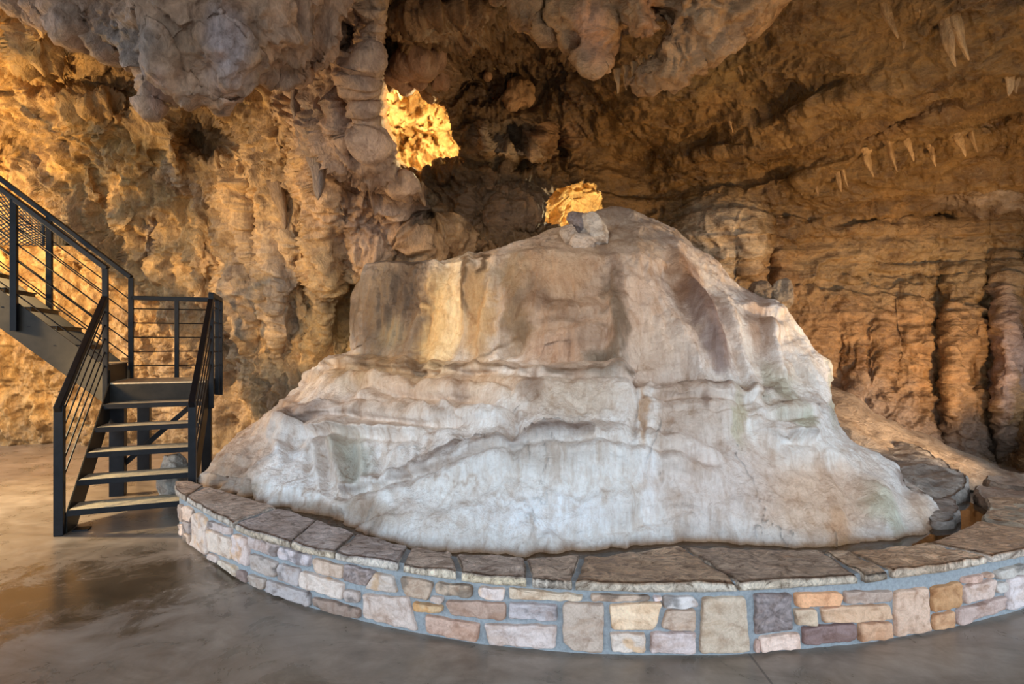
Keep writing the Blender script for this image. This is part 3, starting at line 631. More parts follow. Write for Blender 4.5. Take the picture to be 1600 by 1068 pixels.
def rock_poly(poly3, nrm, off, col, seed, rings=((1., -.014), (.988, .008), (.955, .014), (.86, .016), (.74, .016), (.62, .016), (.5, .016), (.38, .016), (.26, .016), (.13, .016)), rough=.011):
    """one rough-faced stone: rings shrinking to the centre of a dense outline"""
    c = poly3.mean(0); n = len(poly3); V = []; C = []
    for (s, o) in rings: V.append(c+(poly3-c)*s+nrm*(o+off))
    V.append((c+nrm.mean(0)*(rings[-1][1]+off))[None])
    V = np.concatenate(V); k = len(rings)
    nn = np.concatenate([nrm]*k+[nrm.mean(0)[None]])
    w = np.concatenate([np.full(n, 0. if i == 0 else 1.) for i in range(k)]+[[1.]])
    V = V+nn*(rough*fbm(V*14+seed, 4)*w)[:, None]
    fs = []
    for i in range(k-1):
        for j in range(n): fs.append((i*n+j, i*n+(j+1) % n, (i+1)*n+(j+1) % n, (i+1)*n+j))
    for j in range(n): fs.append(((k-1)*n+j, (k-1)*n+(j+1) % n, k*n))
    return V, fs
def c1(L): return [(250+x/3.814, 720+y/3.814) for x, y in L]
def c2(L): return [(540+x/4.444, 820+y/4.444) for x, y in L]
def c3(L): return [(860+x/4.444, 820+y/4.444) for x, y in L]
def c4(L): return [(1180+x/2.967, 700+y/2.967) for x, y in L]
TAN=(.60,.50,.40); PALE=(.68,.62,.55); GREY=(.48,.44,.40); PINK=(.60,.46,.38); GOLD=(.66,.50,.30); LGR=(.60,.59,.57); DK=(.34,.27,.23); SPK=(.42,.38,.37); BRN=(.42,.26,.13); ORG=(.68,.42,.24)
ST = [
 (c1([(118,250),(136,262),(136,365),(118,350)]),TAN),(c1([(118,372),(136,385),(138,450),(120,440)]),TAN),
 (c1([(142,258),(200,290),(190,372),(142,345)]),TAN),(c1([(140,352),(188,382),(186,438),(142,412)]),GREY),(c1([(145,425),(188,450),(187,518),(148,490)]),TAN),
 (c1([(203,312),(232,303),(280,352),(284,560),(245,560),(192,518)]),PALE),(c1([(290,350),(425,398),(428,440),(290,395)]),GREY),(c1([(288,405),(432,468),(434,590),(290,525)]),PALE),
 (c1([(295,542),(345,568),(343,612),(296,588)]),PALE),(c1([(350,585),(458,632),(462,702),(350,632)]),PALE),(c1([(442,430),(526,460),(526,628),(440,590)]),PALE),
 (c1([(465,640),(512,660),(524,735),(470,708)]),DK),(c1([(537,440),(700,495),(698,572),(540,512)]),GREY),(c1([(543,550),(698,603),(692,692),(543,642)]),GREY),
 (c1([(535,673),(626,705),(620,765),(538,735)]),GREY),(c1([(715,508),(897,562),(893,632),(712,575)]),LGR),(c1([(712,608),(835,645),(832,748),(712,700)]),LGR),
 (c1([(635,705),(890,785),(900,862),(850,862),(635,778)]),LGR),(c1([(913,575),(1094,622),(1088,702),(918,650)]),TAN),(c1([(842,650),(1097,728),(1090,822),(840,748)]),PALE),
 (c1([(912,808),(1190,878),(1192,938),(985,902),(912,848)]),DK),(c1([(1102,612),(1287,658),(1235,742),(1100,710)]),SPK),(c1([(1112,758),(1192,775),(1190,848),(1106,825)]),GREY),
 (c2([(205,328),(330,355),(362,470),(143,438)]),PALE),(c2([(122,478),(430,503),(497,728),(132,642)]),(.60,.54,.50)),(c2([(385,353),(603,398),(572,522),(410,482)]),TAN),
 (c2([(630,398),(882,422),(878,502),(622,472)]),TAN),(c2([(595,493),(682,503),(672,541),(597,525)]),PALE),(c2([(473,533),(680,558),(670,602),(475,592)]),GOLD),
 (c2([(697,525),(1104,540),(1108,657),(740,622)]),PINK),(c2([(556,622),(932,688),(915,808),(565,740)]),PINK),(c2([(930,428),(1107,438),(1102,517),(932,500)]),PALE),
 ([(795,918),(911,929),(909,937),(796,934)],(.72,.62,.48)),(c2([(1138,533),(1467,553),(1467,662),(1138,642)]),LGR),(c2([(963,685),(1462,698),(1457,852),(1000,822)]),(.66,.60,.56)),
 (c3([(88,543),(367,543),(367,887),(150,862),(90,800)]),(.64,.55,.46)),(c3([(288,478),(690,488),(688,522),(286,520)]),TAN),(c3([(715,490),(774,494),(770,521),(715,519)]),PALE),
 (c3([(785,488),(985,492),(1022,545),(1018,565),(783,572)]),LGR),(c3([(413,550),(768,533),(722,722),(430,718)]),(.70,.58,.42)),(c3([(805,588),(1007,588),(1002,737),(773,712)]),TAN),
 (c3([(413,743),(657,748),(657,878),(430,872)]),PALE),(c3([(700,743),(1007,748),(1002,882),(693,877)]),(.62,.56,.53)),(c3([(1060,508),(1347,498),(1382,887),(1038,882)]),(.66,.57,.49)),
 (c4([(-1,674),(167,674),(167,832),(-1,862)]),SPK),(c4([(-2,887),(16,882),(18,948),(-2,948)]),PINK),(c4([(20,872),(200,852),(207,932),(22,948)]),(.62,.52,.46)),
 (c4([(183,668),(397,668),(392,728),(188,732)]),ORG),(c4([(418,663),(632,658),(632,708),(418,717)]),(.56,.46,.36)),(c4([(183,743),(282,743),(282,818),(190,818)]),TAN),
 (c4([(303,738),(622,723),(632,790),(318,808)]),(.68,.50,.34)),(c4([(220,828),(464,812),(462,882),(223,912)]),(.30,.22,.2)),(c4([(485,812),(630,803),(632,882),(480,893)]),(.62,.42,.28)),
 (c4([(648,665),(797,643),(807,845),(650,872)]),(.66,.52,.40)),(c4([(818,645),(947,618),(947,732),(820,757)]),BRN),(c4([(823,773),(922,753),(917,822),(826,842)]),(.58,.38,.22)),
 (c4([(958,598),(1052,583),(1047,612),(958,627)]),PINK),(c4([(1055,578),(1097,570),(1097,597),(1055,602)]),PINK),(c4([(963,640),(1107,603),(1107,682),(973,718)]),(.56,.46,.40)),
 (c4([(938,748),(1157,683),(1152,742),(943,818)]),(.58,.47,.42)),(c4([(1115,568),(1248,533),(1248,577),(1120,607)]),LGR),(c4([(1113,625),(1167,618),(1162,662),(1112,670)]),LGR),
 (c4([(1170,608),(1300,570),(1310,705),(1165,752)]),(.62,.60,.58)),(c4([(1262,528),(1400,490),(1400,540),(1262,562)]),TAN),(c4([(1330,575),(1420,548),(1420,690),(1335,708)]),PALE),
 (c4([(1440,480),(1540,440),(1540,560),(1440,600)]),PINK),(c4([(1440,620),(1540,580),(1540,640),(1440,680)]),TAN)]
FV = []; FF = []; FC = []; base_i = 0
for si, (poly, col) in enumerate(ST):
    rs = np.random.RandomState(si+100)
    poly = np.array(poly); m = len(poly); out = []
    c = poly.mean(0); poly = c+(poly-c)*1.02
    for k in range(m):
        a, b = poly[k], poly[(k+1) % m]; L = np.linalg.norm(b-a); ns = max(3, int(L/4))
        for i in range(ns): out.append(a+(b-a)*i/ns)
    out = np.array(out); ring = np.array(out)
    wb = np.array([[perlin(np.array([p[0]/9., p[1]/9., si*2.3])), perlin(np.array([p[0]/9., p[1]/9., si*2.3+50]))] for p in out]); out = out+wb*2.2
    for _ in range(1): out = (np.roll(out, 1, 0)+2*out+np.roll(out, -1, 0))/4
    p3 = []; nn = []
    for (x, y) in out:
        w, k = oat(x); k0 = int(k); p3.append((w[0], w[1], max(.012, H-(y-CY)*w[1]/F))); nn.append((ON[k0][0], ON[k0][1], 0))
    p3 = np.array(p3); nn = np.array(nn)
    Vv, ff = rock_poly(p3, nn, 0., col, si*3.7)
    jit = 1+.14*rs.randn(); cc = np.array(col)**1.1*1.12*jit*np.array([1.06, .93+.012*rs.randn(), .90+.03*rs.randn()])
    cv = np.tile(cc, (len(Vv), 1)); nz = fbm(Vv*9+si, 3)
    if col in (GREY, DK, TAN, LGR): cv = cv*(1-.55*sstep(.15, .5, nz))[:, None]
    if col == SPK: cv = cv*.8*(1+.7*perlin(Vv*60))[:, None]
    if col in (PALE, GOLD): cv = cv*(1-.5*sstep(.2, .5, nz)[:, None]*np.array([.05, .4, .8]))
    FV.append(Vv); FC.append(cv); FF += [tuple(i+base_i for i in f) for f in ff]; base_i += len(Vv)
mesh_obj('stone_facing', loc(np.concatenate(FV)), FF, M['stone'], curb, col=np.concatenate(FC))

def coping(ax, bx, cx_, dx_, col, side, k0=None, bumpy=.006, ztop=.374, seed=0, pts=None, zb=.326):
    """a coping slab between outer px ax..bx and inner px cx..dx"""
    nu, nv = 34, 18
    if pts is None:
        ia = np.interp(ax, OPX, np.arange(len(OPX))) if ax > 0 else -ax*0; ib = np.interp(bx, OPX, np.arange(len(OPX)))
        ic = np.interp(cx_, IPX, np.arange(len(IPX))); idd = np.interp(dx_, IPX, np.arange(len(IPX)))
        if k0 is not None: ia, ic = k0
        o_ = (OD+ON*.016)[np.linspace(ia, ib, nu).astype(int)]; i_ = ID[np.linspace(ic, idd, nu).astype(int)]
    else: o_, i_ = pts
    rs = np.random.RandomState(seed)
    t = np.linspace(0, 1, nv)[:, None, None]; G = o_[None]*(1-t)+i_[None]*t
    G = G+.006*np.stack([fbm(np.concatenate([G*9, np.full(G.shape[:2]+(1,), seed)], -1), 2), fbm(np.concatenate([G*9, np.full(G.shape[:2]+(1,), seed+9.)], -1), 2)], -1)
    Z = ztop+bumpy*fbm(np.concatenate([G*np.array([5, 9]), np.full(G.shape[:2]+(1,), seed*2.)], -1), 4)
    ui = np.minimum(np.arange(nu), nu-1-np.arange(nu))[None]; vi = np.minimum(np.arange(nv), nv-1-np.arange(nv))[:, None]
    Z = Z-.006*(ui == 0)-.006*(vi == 0)
    top = np.concatenate([G, Z[..., None]], -1)
    ring = [(0, j) for j in range(nu)]+[(i, nu-1) for i in range(1, nv)]+[(nv-1, j) for j in range(nu-2, -1, -1)]+[(i, 0) for i in range(nv-2, 0, -1)]
    tv = top.reshape(-1, 3); f = [tuple(x) for x in grid_faces(nv, nu)[:, ::-1]]
    ri = [i*nu+j for i, j in ring]; m = len(ri); vs = [tv]; b0 = len(tv); prev = ri
    cen = tv.mean(0)
    for zz in (.012, .028, zb):
        if zz == zb: z_ = np.full(m, zb)
        else: z_ = tv[ri][:, 2]-zz
        r = tv[ri].copy(); dirv = r[:, :2]-cen[:2]; dirv /= np.linalg.norm(dirv, axis=1)[:, None]
        r[:, :2] += dirv*(.005+.005*perlin(r*30+seed))[:, None]; r[:, 2] = z_
        vs.append(r); cur = list(range(b0, b0+m)); b0 += m
        for j in range(m): f.append((prev[j], prev[(j+1) % m], cur[(j+1) % m], cur[j]))
        prev = cur
    f.append(tuple(prev))
    Vv = np.concatenate(vs); cv = np.tile(np.array(col, float), (len(Vv), 1)); cv[len(tv):] = side
    return Vv, f, cv
CAPC = [(.50,.42,.35),(.52,.46,.40),(.44,.41,.40),(.44,.41,.40),(.40,.37,.36),(.42,.35,.29),(.40,.34,.29),(.40,.32,.25),(.42,.31,.21),(.36,.28,.21),(.46,.34,.23),(.56,.40,.26),(.44,.30,.19)]
SIDE = [(.50,.42,.33),(.55,.5,.44),(.55,.46,.34),(.62,.50,.34),(.56,.51,.46),(.68,.57,.42),(.68,.54,.33),(.60,.53,.46),(.64,.56,.46),(.62,.52,.40),(.66,.54,.42),(.68,.52,.38),(.66,.54,.46)]
CAPC = [(a*1.04, b*.95, c*.93) for a, b, c in CAPC]; SIDE = [(a*.5+.30, b*.5+.255, c*.5+.22) for a, b, c in SIDE]  # low frontal light painted in: sides coloured lighter than tops
CP = [(None,294,None,318,(0,0)),(297,369,322,430),(374,457,436,493),(461,526,496,555),(530,624,560,637),(635,714,645,706),(725,824,716,818),(836,894,826,905),(903,1149,918,1064),(1156,1334,1070,1284),(1347,1383,1290,1322),(1394,1536,1332,1446),(1545,None,1452,None)]
for i, c in enumerate(CP):
    if c[0] is None: args = coping(1, c[1], 1, c[3], CAPC[i], SIDE[i], k0=c[4], seed=i)
    elif c[1] is None:
        ia = int(np.interp(c[0], OPX, np.arange(len(OPX)))); ic = int(np.interp(c[2], IPX, np.arange(len(IPX)))); nu = 34
        e = int(np.interp(1655, OPX, np.arange(len(OPX)))); ie = int(np.interp(1530, IPX, np.arange(len(IPX))))
        args = coping(0, 0, 0, 0, CAPC[i], SIDE[i], seed=i, pts=((OD+ON*.016)[np.linspace(ia, e, nu).astype(int)], ID[np.linspace(ic, ie, nu).astype(int)]))
    else: args = coping(*c, CAPC[i], SIDE[i], seed=i, bumpy=.014 if i > 3 else .009)
    o = mesh_obj('coping_stone', loc(args[0]), args[1], M['cap'], curb, col=args[2]*1.35)
# further coping past the frame edge
e = int(np.interp(1658, OPX, np.arange(len(OPX)))); ie = int(np.interp(1536, IPX, np.arange(len(IPX))))
args = coping(0, 0, 0, 0, CAPC[10], SIDE[10], seed=44, pts=((OD+ON*.016)[np.linspace(e, len(OD)-1, 34).astype(int)], ID[np.linspace(ie, len(ID)-1, 34).astype(int)]))
mesh_obj('coping_stone', loc(args[0]), args[1], M['cap'], curb, col=args[2]*1.35)

# ---------------------------------------------------------------- pool
pool = [tuple(p) for p in (ID+np.array([0, .0]))[::8]]
far = [(3.9, 5.6), (4.4, 7.6), (2.4, 7.2), (1.5, 5.0), (0, 4.6), (-1.2, 5.0), (-2.3, 5.6)]
pl = [(x, y, .27) for x, y in pool+far]
o = mesh_obj('pool_water', pl+[(x, y, .26) for x, y, z in pl][::-1][:0], [tuple(range(len(pl)))], M['water'], smooth=False)
tag(o, 'still dark brown water in the narrow moat around the mound', 'water', kind='stuff')
M['bed'] = simple('brown_pool_bed', (.07, .04, .018), .7, 0, 9, .4)
o = mesh_obj('pool_bed', [(x, y, .16) for x, y, z in pl], [tuple(range(len(pl)))], M['bed'], smooth=False)
tag(o, 'brown silt bed under the pool water', 'pool bed', kind='structure')

# ---------------------------------------------------------------- flat rocks at the right of the pool
def flat_rock(name, outline, z, thick, col, label, seed, slope=None, group=None, mat='slab', cat='rock slab', bumpy=.03):
    """irregular slab; outline in photo pixels on its own top height"""
    pts = []
    for (x, y) in outline:
        zz = z; d = dz(y, zz); pts.append(((x-CX)*d/F, d))
    pts = np.array(pts); m = len(pts); o_ = []
    for k in range(m):
        a, b = pts[k], pts[(k+1) % m]; ns = max(2, int(np.linalg.norm(b-a)/.03))
        for i in range(ns): o_.append(a+(b-a)*i/ns)
    o_ = np.array(o_)
    for _ in range(3): o_ = (np.roll(o_, 1, 0)+2*o_+np.roll(o_, -1, 0))/4
    jt = .012*np.random.RandomState(seed).randn(len(o_), 2)
    c = o_.mean(0); n = len(o_); V = []
    for q_, zz in ((.97, z-thick), (1.0, z-thick*.5), (.99, z-.03), (.97, z-.008)):
        r = c+(o_-c)*q_+jt*.6; V.append(np.concatenate([r, np.full((n, 1), zz)], 1))
    rim = c+(o_-c)*.95+jt*.5
    gx_, gy_ = np.meshgrid(np.arange(rim[:, 0].min(), rim[:, 0].max(), .025), np.arange(rim[:, 1].min(), rim[:, 1].max(), .025))
    g_ = np.stack([gx_.ravel(), gy_.ravel()], -1); inn = c+(o_-c)*.93
    g_ = g_[inpoly(g_[:, 0], g_[:, 1], [tuple(p) for p in inn])]
    res = cdt([Vector(p) for p in rim.tolist()]+[Vector(p) for p in g_.tolist()], [(k, (k+1) % n) for k in range(n)], [], 1, 1e-5)
    tp = np.array([v[:] for v in res[0]])
    V = np.concatenate(V+[np.concatenate([tp, np.full((len(tp), 1), z)], 1)])
    V = V+np.stack([0*V[:, 0], 0*V[:, 0], bumpy*fbm(V*3+seed, 5)*(V[:, 2] > z-thick*.4)], -1)
    V = V+(.012*fbm(V*12+seed, 3))[:, None]*np.array([1, 1, .6])
    if slope is not None: V[:, 2] += slope[0]*(V[:, 0]-c[0])+slope[1]*(V[:, 1]-c[1])
    fs = []
    for i in range(3):
        for j in range(n): fs.append((i*n+j, i*n+(j+1) % n, (i+1)*n+(j+1) % n, (i+1)*n+j))
    mp_ = {o_k: 4*n+vi for vi, l in enumerate(res[3]) for o_k in l}
    for j in range(n): fs.append((3*n+j, 3*n+(j+1) % n, mp_[(j+1) % n], mp_[j]))
    fs += [tuple(4*n+k for k in f) for f in res[2]]
    fs.append(tuple(range(n-1, -1, -1)))
    ob_ = mesh_obj(name, V, fs, M[mat], col=np.tile(col, (len(V), 1))*(1-.4*sstep(0, .5, fbm(V*6+seed, 3)))[:, None])
    return tag(ob_, label, cat, group)
flat_rock('flagstone', [(1530,812),(1549,786),(1600,787),(1680,800),(1680,850),(1600,832),(1560,822)], .372, .12, (.50,.38,.26), 'smooth tan flagstone behind the rightmost coping stone', 3, bumpy=.008)
flat_rock('flagstone', [(1521,764),(1530,754),(1600,770),(1700,785),(1700,800),(1600,793),(1560,786),(1530,775)], .34, .12, (.40,.27,.19), 'reddish brown rough flagstone jutting over the dark water', 5)
flat_rock('flagstone', [(1537,745),(1560,742),(1620,752),(1700,765),(1700,778),(1600,764),(1545,753)], .36, .09, (.46,.33,.24), 'thin reddish flagstone nearest the right cave wall', 8)
flat_rock('rock_shelf', [(1330,690),(1360,684),(1400,690),(1450,706),(1490,722),(1512,736),(1517,752),(1500,762),(1470,768),(1430,762),(1390,740)], .40, .25, (.42,.35,.29), 'grey brown pitted rock shelf beside the right foot of the mound', 11, slope=(-.02, .06), bumpy=.05)
flat_rock('rock_shelf', [(1400,745),(1440,750),(1475,768),(1497,785),(1503,797),(1490,812),(1462,815),(1430,790)], .33, .18, (.46,.38,.32), 'low pale tip of rock at water level between mound and rock shelf', 13, bumpy=.03)
# sloping brown deposit at the foot of the right wall: loft
Rb = [[(1290,655,6.3),(1330,672,6.1),(1370,694,6.0),(1430,715,5.9),(1500,737,5.8),(1560,752,5.7),(1620,765,5.6)],
      [(1290,635,6.9),(1335,645,6.8),(1370,662,6.6),(1430,690,6.5),(1500,720,6.4),(1560,738,6.3),(1620,750,6.2)],
      [(1280,590,8.1),(1330,602,8.0),(1390,640,7.9),(1440,668,7.8),(1510,700,7.6),(1570,725,7.4),(1620,733,7.2)]]
rr = []
for r in Rb:
    r = np.array(r, float); t = np.linspace(0, 6, 120); rr.append(P(np.interp(t, np.arange(7), r[:, 0]), gsm(np.interp(t, np.arange(7), r[:, 1]), 20), np.interp(t, np.arange(7), r[:, 2])))
V = np.array([rr[0]*np.array([1, 1, 0])+np.array([0, 0, .05])]+[rr[0]*(1-i/10)+rr[1]*i/10 for i in range(10)]+[rr[1]*(1-i/10)+rr[2]*i/10 for i in range(11)])
V[1:, :, 2] += .05*fbm(V[1:]*1.8, 3)+.015*fbm(V[1:]*7, 2)
o = mesh_obj('rock_bank', V.reshape(-1, 3), grid_faces(*V.shape[:2]), M['slab'], col=np.tile((.42, .31, .22), (V.shape[0]*V.shape[1], 1)))
tag(o, 'smooth brown sloping bank at the foot of the right wall', 'rock bank')

# ---------------------------------------------------------------- hanging rock, boulders, stalactites
def remeshed(parts, voxel, smooth=4):
    bm = bmesh.new()
    for (p, r, *st) in parts:
        sc = st[0] if st else (1, 1, 1)
        res = bmesh.ops.create_icosphere(bm, subdivisions=3, radius=1.)
        for v in res['verts']: v.co = Vector((v.co.x*r*sc[0]+p[0], v.co.y*r*sc[1]+p[1], v.co.z*r*sc[2]+p[2]))
    me = bpy.data.meshes.new('tmp'); bm.to_mesh(me); bm.free()
    ob_ = bpy.data.objects.new('tmp', me); COL.objects.link(ob_)
    md = ob_.modifiers.new('r', 'REMESH'); md.mode = 'VOXEL'; md.voxel_size = voxel
    ms = ob_.modifiers.new('s', 'SMOOTH'); ms.iterations = smooth; ms.factor = .5
    dg = bpy.context.evaluated_depsgraph_get(); ev = ob_.evaluated_get(dg); m2 = ev.to_mesh()
    nv = len(m2.vertices); co = np.zeros(nv*3); m2.vertices.foreach_get('co', co); nr = np.zeros(nv*3); m2.vertices.foreach_get('normal', nr)
    fs = [tuple(p.vertices) for p in m2.polygons]
    ev.to_mesh_clear(); bpy.data.objects.remove(ob_); bpy.data.meshes.remove(me)
    return co.reshape(-1, 3), nr.reshape(-1, 3), fs
def chain(a, b, ra, rb, n=6):
    """tapering run of blobs from a to b (px,py,d)"""
    A = pv(*a); B = pv(*b); return [(tuple(A.lerp(B, i/(n-1))), ra+(rb-ra)*i/(n-1)) for i in range(n)]
def blob_rock(name, parts, voxel, amp, col, mat, label, cat, seed=0., vs=(1, 1, .6), stains=[]):
    co, nr, fs = remeshed(parts, voxel)
    V = lump(co, nr, amp, vs, seed=seed)
    px, py = project(V)
    fs = np.array([f for f in fs if len(f) == 4])
    o = mesh_obj(name, V, fs, M[mat], col=tint(px, py, col, stains, V))
    return tag(o, label, cat)
def B(px, py, d, r, sc=(1, 1, 1)): return (tuple(pv(px, py, d)), r, sc)
def thin(L, k): return [(p[0], p[1]*k)+tuple(p[2:]) for p in L]
H1 = [B(60,-30,4.7,.30),B(62,5,4.65,.17,(1,1,1.1)),B(130,-30,4.6,.34),B(120,0,4.5,.24),B(90,10,4.5,.16),B(200,-40,4.4,.45),B(215,20,4.35,.30),B(180,35,4.5,.18),
 B(245,70,4.25,.26),B(270,30,4.2,.36),B(330,20,4.15,.42),B(300,95,4.15,.24,(1.1,1,.9)),B(345,80,4.05,.24),B(390,30,4.2,.38),B(430,40,4.4,.34),B(470,20,4.6,.36),
 B(400,75,4.35,.22),B(440,90,4.6,.2),B(340,-80,4.2,.6),B(150,-120,4.4,.6),B(480,-60,4.5,.5),B(520,0,4.8,.3),B(270,120,4.25,.16),B(320,125,4.2,.14,(1.3,1,.8))]
H1 += chain((240,80,4.25),(235,160,4.25),.16,.05)+chain((355,85,4.0),(350,118,4.0),.17,.09,4)+chain((90,20,4.55),(96,45,4.55),.1,.04,4)+chain((62,10,4.6),(58,32,4.6),.1,.06,4)+chain((340,130,4.25),(345,158,4.3),.07,.04,4)+chain((415,60,4.2),(418,74,4.15),.12,.06,3)+chain((105,-10,4.4),(110,28,4.4),.17,.13,4)
blob_rock('hanging_rock_mass', thin(H1, .86), .020, 1.0, (.53,.39,.29), 'grey', 'huge grey mauve dripstone mass hanging from the ceiling above the staircase', 'rock formation', 3., stains=[(350,70,34,70,(.56,.48,.47),.9,-8),(100,20,80,40,(.44,.34,.28),.6),(240,150,16,30,(.52,.38,.32),.8),(190,70,60,40,(.3,.29,.29),.6),(280,80,50,40,(.38,.28,.2),.6)])
H2 = [B(850,-30,4.6,.30),B(855,0,4.55,.2,(1.4,1,.6)),B(920,-30,4.4,.36),B(930,20,4.3,.24),B(895,15,4.4,.2),B(1000,-40,4.2,.4),B(1010,5,4.1,.2),B(1100,-30,4.1,.42),
 B(1090,20,4.1,.26),B(1060,60,4.2,.18),B(1070,85,4.2,.15),B(1130,0,4.1,.28),B(1110,50,4.15,.2),B(1050,110,4.25,.1,(1.4,1,.7)),B(1160,-20,4.1,.26),B(1020,115,4.35,.08,(1.6,1,.6)),B(990,128,4.5,.06,(1.8,1,.5)),B(800,-20,4.8,.22,(1.3,1,.5)),B(960,-100,4.3,.6),B(1110,-110,4.1,.5)]
H2 += chain((935,30,4.3),(925,92,4.3),.18,.07)+chain((895,20,4.4),(893,58,4.4),.12,.07,4)+chain((1010,0,4.05),(1008,52,4.05),.16,.05)+chain((858,20,4.5),(856,48,4.5),.07,.03,4)+chain((945,60,4.3),(948,85,4.3),.1,.05,4)
blob_rock('hanging_rock_cluster', thin(H2, .9), .02, .9, (.50,.34,.20), 'brown', 'cluster of orange brown stalactite lumps on the ceiling above the mound peak', 'rock formation', 9., stains=[(930,50,30,60,(.56,.36,.25),.8),(1100,40,60,60,(.58,.41,.26),.8),(1010,20,20,50,(.56,.34,.2),.8)])
# dark rock in and round the upper gallery
def wallblob(name, spec, voxel, amp, col, label, cat='rock knob', seed=1., mat='stal'):
    parts = []
    for (x, y, r, *sc) in spec:
        d = float(dWR(np.array([float(x)]), np.array([float(y)]))[0]); parts.append(B(x, y, d-.06, r, sc[0] if sc else (1, 1, 1)))
    return blob_rock(name, parts, voxel, amp, col, mat, label, cat, seed)
wallblob('rock_outcrop', [(812,140,.16),(808,155,.15,(1.2,1,.9)),(800,165,.12),(825,150,.13,(.8,1,1.3))], .025, .35, (.50,.34,.20), 'orange brown cone shaped knob high on the back wall, right of the larger opening', seed=2.)
wallblob('rock_outcrop', [(762,119,.06)], .015, .1, (.48,.32,.2), 'small round pebble like knob on the dark back ceiling', seed=4.)
wallblob('rock_arch', [(620,115,.17),(650,95,.2),(680,90,.16),(695,115,.14,(.7,1,1.5)),(628,122,.15),(650,118,.1),(640,100,.2),(686,130,.08)], .025, .4, (.48,.34,.25), 'pinkish brown rock arch just above the larger lit opening', 'rock formation', 6.)

def stalactite(px, py0, py1, r0, label, lean=0., group=None, col=(.52,.32,.15), name='stalactite', d=None, flat=1., seed=0):
    d0 = float(dWR(np.array([float(px)]), np.array([float(py0)]))[0])-.02 if d is None else d
    a = pv(px, py0, d0); L = (py1-py0)*d0/F; nseg = 16; nr = 14; vs = []; rs = np.random.RandomState(seed+int(px))
    a.z += .12; L += .12
    ph = rs.rand()*6
    for i in range(nseg+1):
        t = i/nseg; r = r0*(1-t)**.75*(1+.15*math.sin(t*11+ph))+.004
        if t < .15: r *= 1.25
        cx_ = a.x+lean*L*t+.02*math.sin(t*5+ph)*min(1, r0*12); cz = a.z-L*t
        for j in range(nr):
            an = 2*math.pi*j/nr; w = 1+.2*math.sin(3*an+ph)+.1*rs.randn()*.5
            vs.append((cx_+r*w*math.cos(an)*flat, a.y+r*w*math.sin(an), cz))
    fs = [(i*nr+j, i*nr+(j+1) % nr, (i+1)*nr+(j+1) % nr, (i+1)*nr+j) for i in range(nseg) for j in range(nr)]
    fs += [tuple(range(nr-1, -1, -1)), tuple(range(nseg*nr, nseg*nr+nr))]
    o = mesh_obj(name, vs, fs, M['stal'], col=np.tile(col, (len(vs), 1)))
    tag(o, label, 'stalactite', group); return o
stalactite(1464, 14, 104, .07, 'longest orange stalactite hanging from the upper right ceiling', .28, seed=1)
stalactite(1480, 12, 94, .06, 'curved stalactite right beside the longest one on the upper right ceiling', .30, seed=2)
stalactite(1376, 12, 60, .045, 'short stubby stalactite on the right ceiling, left of the longest pair', .35, seed=3)
stalactite(1436, 6, 20, .04, 'tiny knob of a stalactite at the top edge beside the longest pair', 0, seed=4)
stalactite(1135, 183, 207, .028, 'lone small pale stalactite in the middle of the brown ceiling', .25, seed=5)
stalactite(1152, 112, 118, .02, 'small stub of a stalactite on the ceiling above the lone pale one', .3, seed=6)
stalactite(1573, 108, 150, .06, 'thick blunt stalactite near the right edge, left of its pair', .05, seed=7)
stalactite(1587, 112, 146, .05, 'thick blunt stalactite near the right edge, right of its pair', .05, seed=8)
stalactite(1411, 52, 76, .03, 'thin stalactite below the stubby one on the right ceiling', .05, seed=9)
DR = [(1302,268,300,.045),(1312,264,292,.03),(1350,248,276,.055),(1268,285,306,.03),(1386,232,268,.04),(1414,226,252,.04),(1452,240,260,.035),(1494,220,245,.05),(1512,202,238,.035),(1245,290,305,.025)]
stalactite(494, 215, 312, .15, 'large pointed grey stalactite hanging off the big pillar left of the mound', .02, col=(.30,.22,.17), d=5.55, seed=61)
stalactite(466, 130, 222, .10, 'grey stalactite higher on the left side of the big pillar', .05, col=(.30,.22,.17), d=5.5, seed=62)
stalactite(408, 250, 300, .07, 'ochre stalactite on the left wall, left of the big pillar', .08, col=(.34,.22,.12), d=6.55, seed=63)
stalactite(436, 300, 362, .09, 'ochre stalactite low on the left wall between landing and pillar', .1, col=(.34,.22,.12), d=6.5, seed=64)
ORD = ['leftmost', 'second from left', 'third from left', 'fourth from left', 'fifth from left', 'fifth from right', 'fourth from right', 'third from right', 'second from right', 'rightmost']
for k, (x, a, b_, r) in enumerate(sorted(DR)):
    stalactite(x, a, b_, r, ORD[k]+' of the ten stubby stalactites along the right wall ledge', .3, 'stalactites along the right wall ledge', seed=20+k)
ORD9 = ORD[:4]+['middle one']+ORD[6:]
for k in range(9):
    x = 965+k*13; stalactite(x, 132-k*5, 146-k*5.5, .022, ORD9[k]+' of the nine tiny tooth stalactites under the hanging cluster', .0, 'tooth stalactites under the cluster', d=4.62-.03*k, seed=40+k)

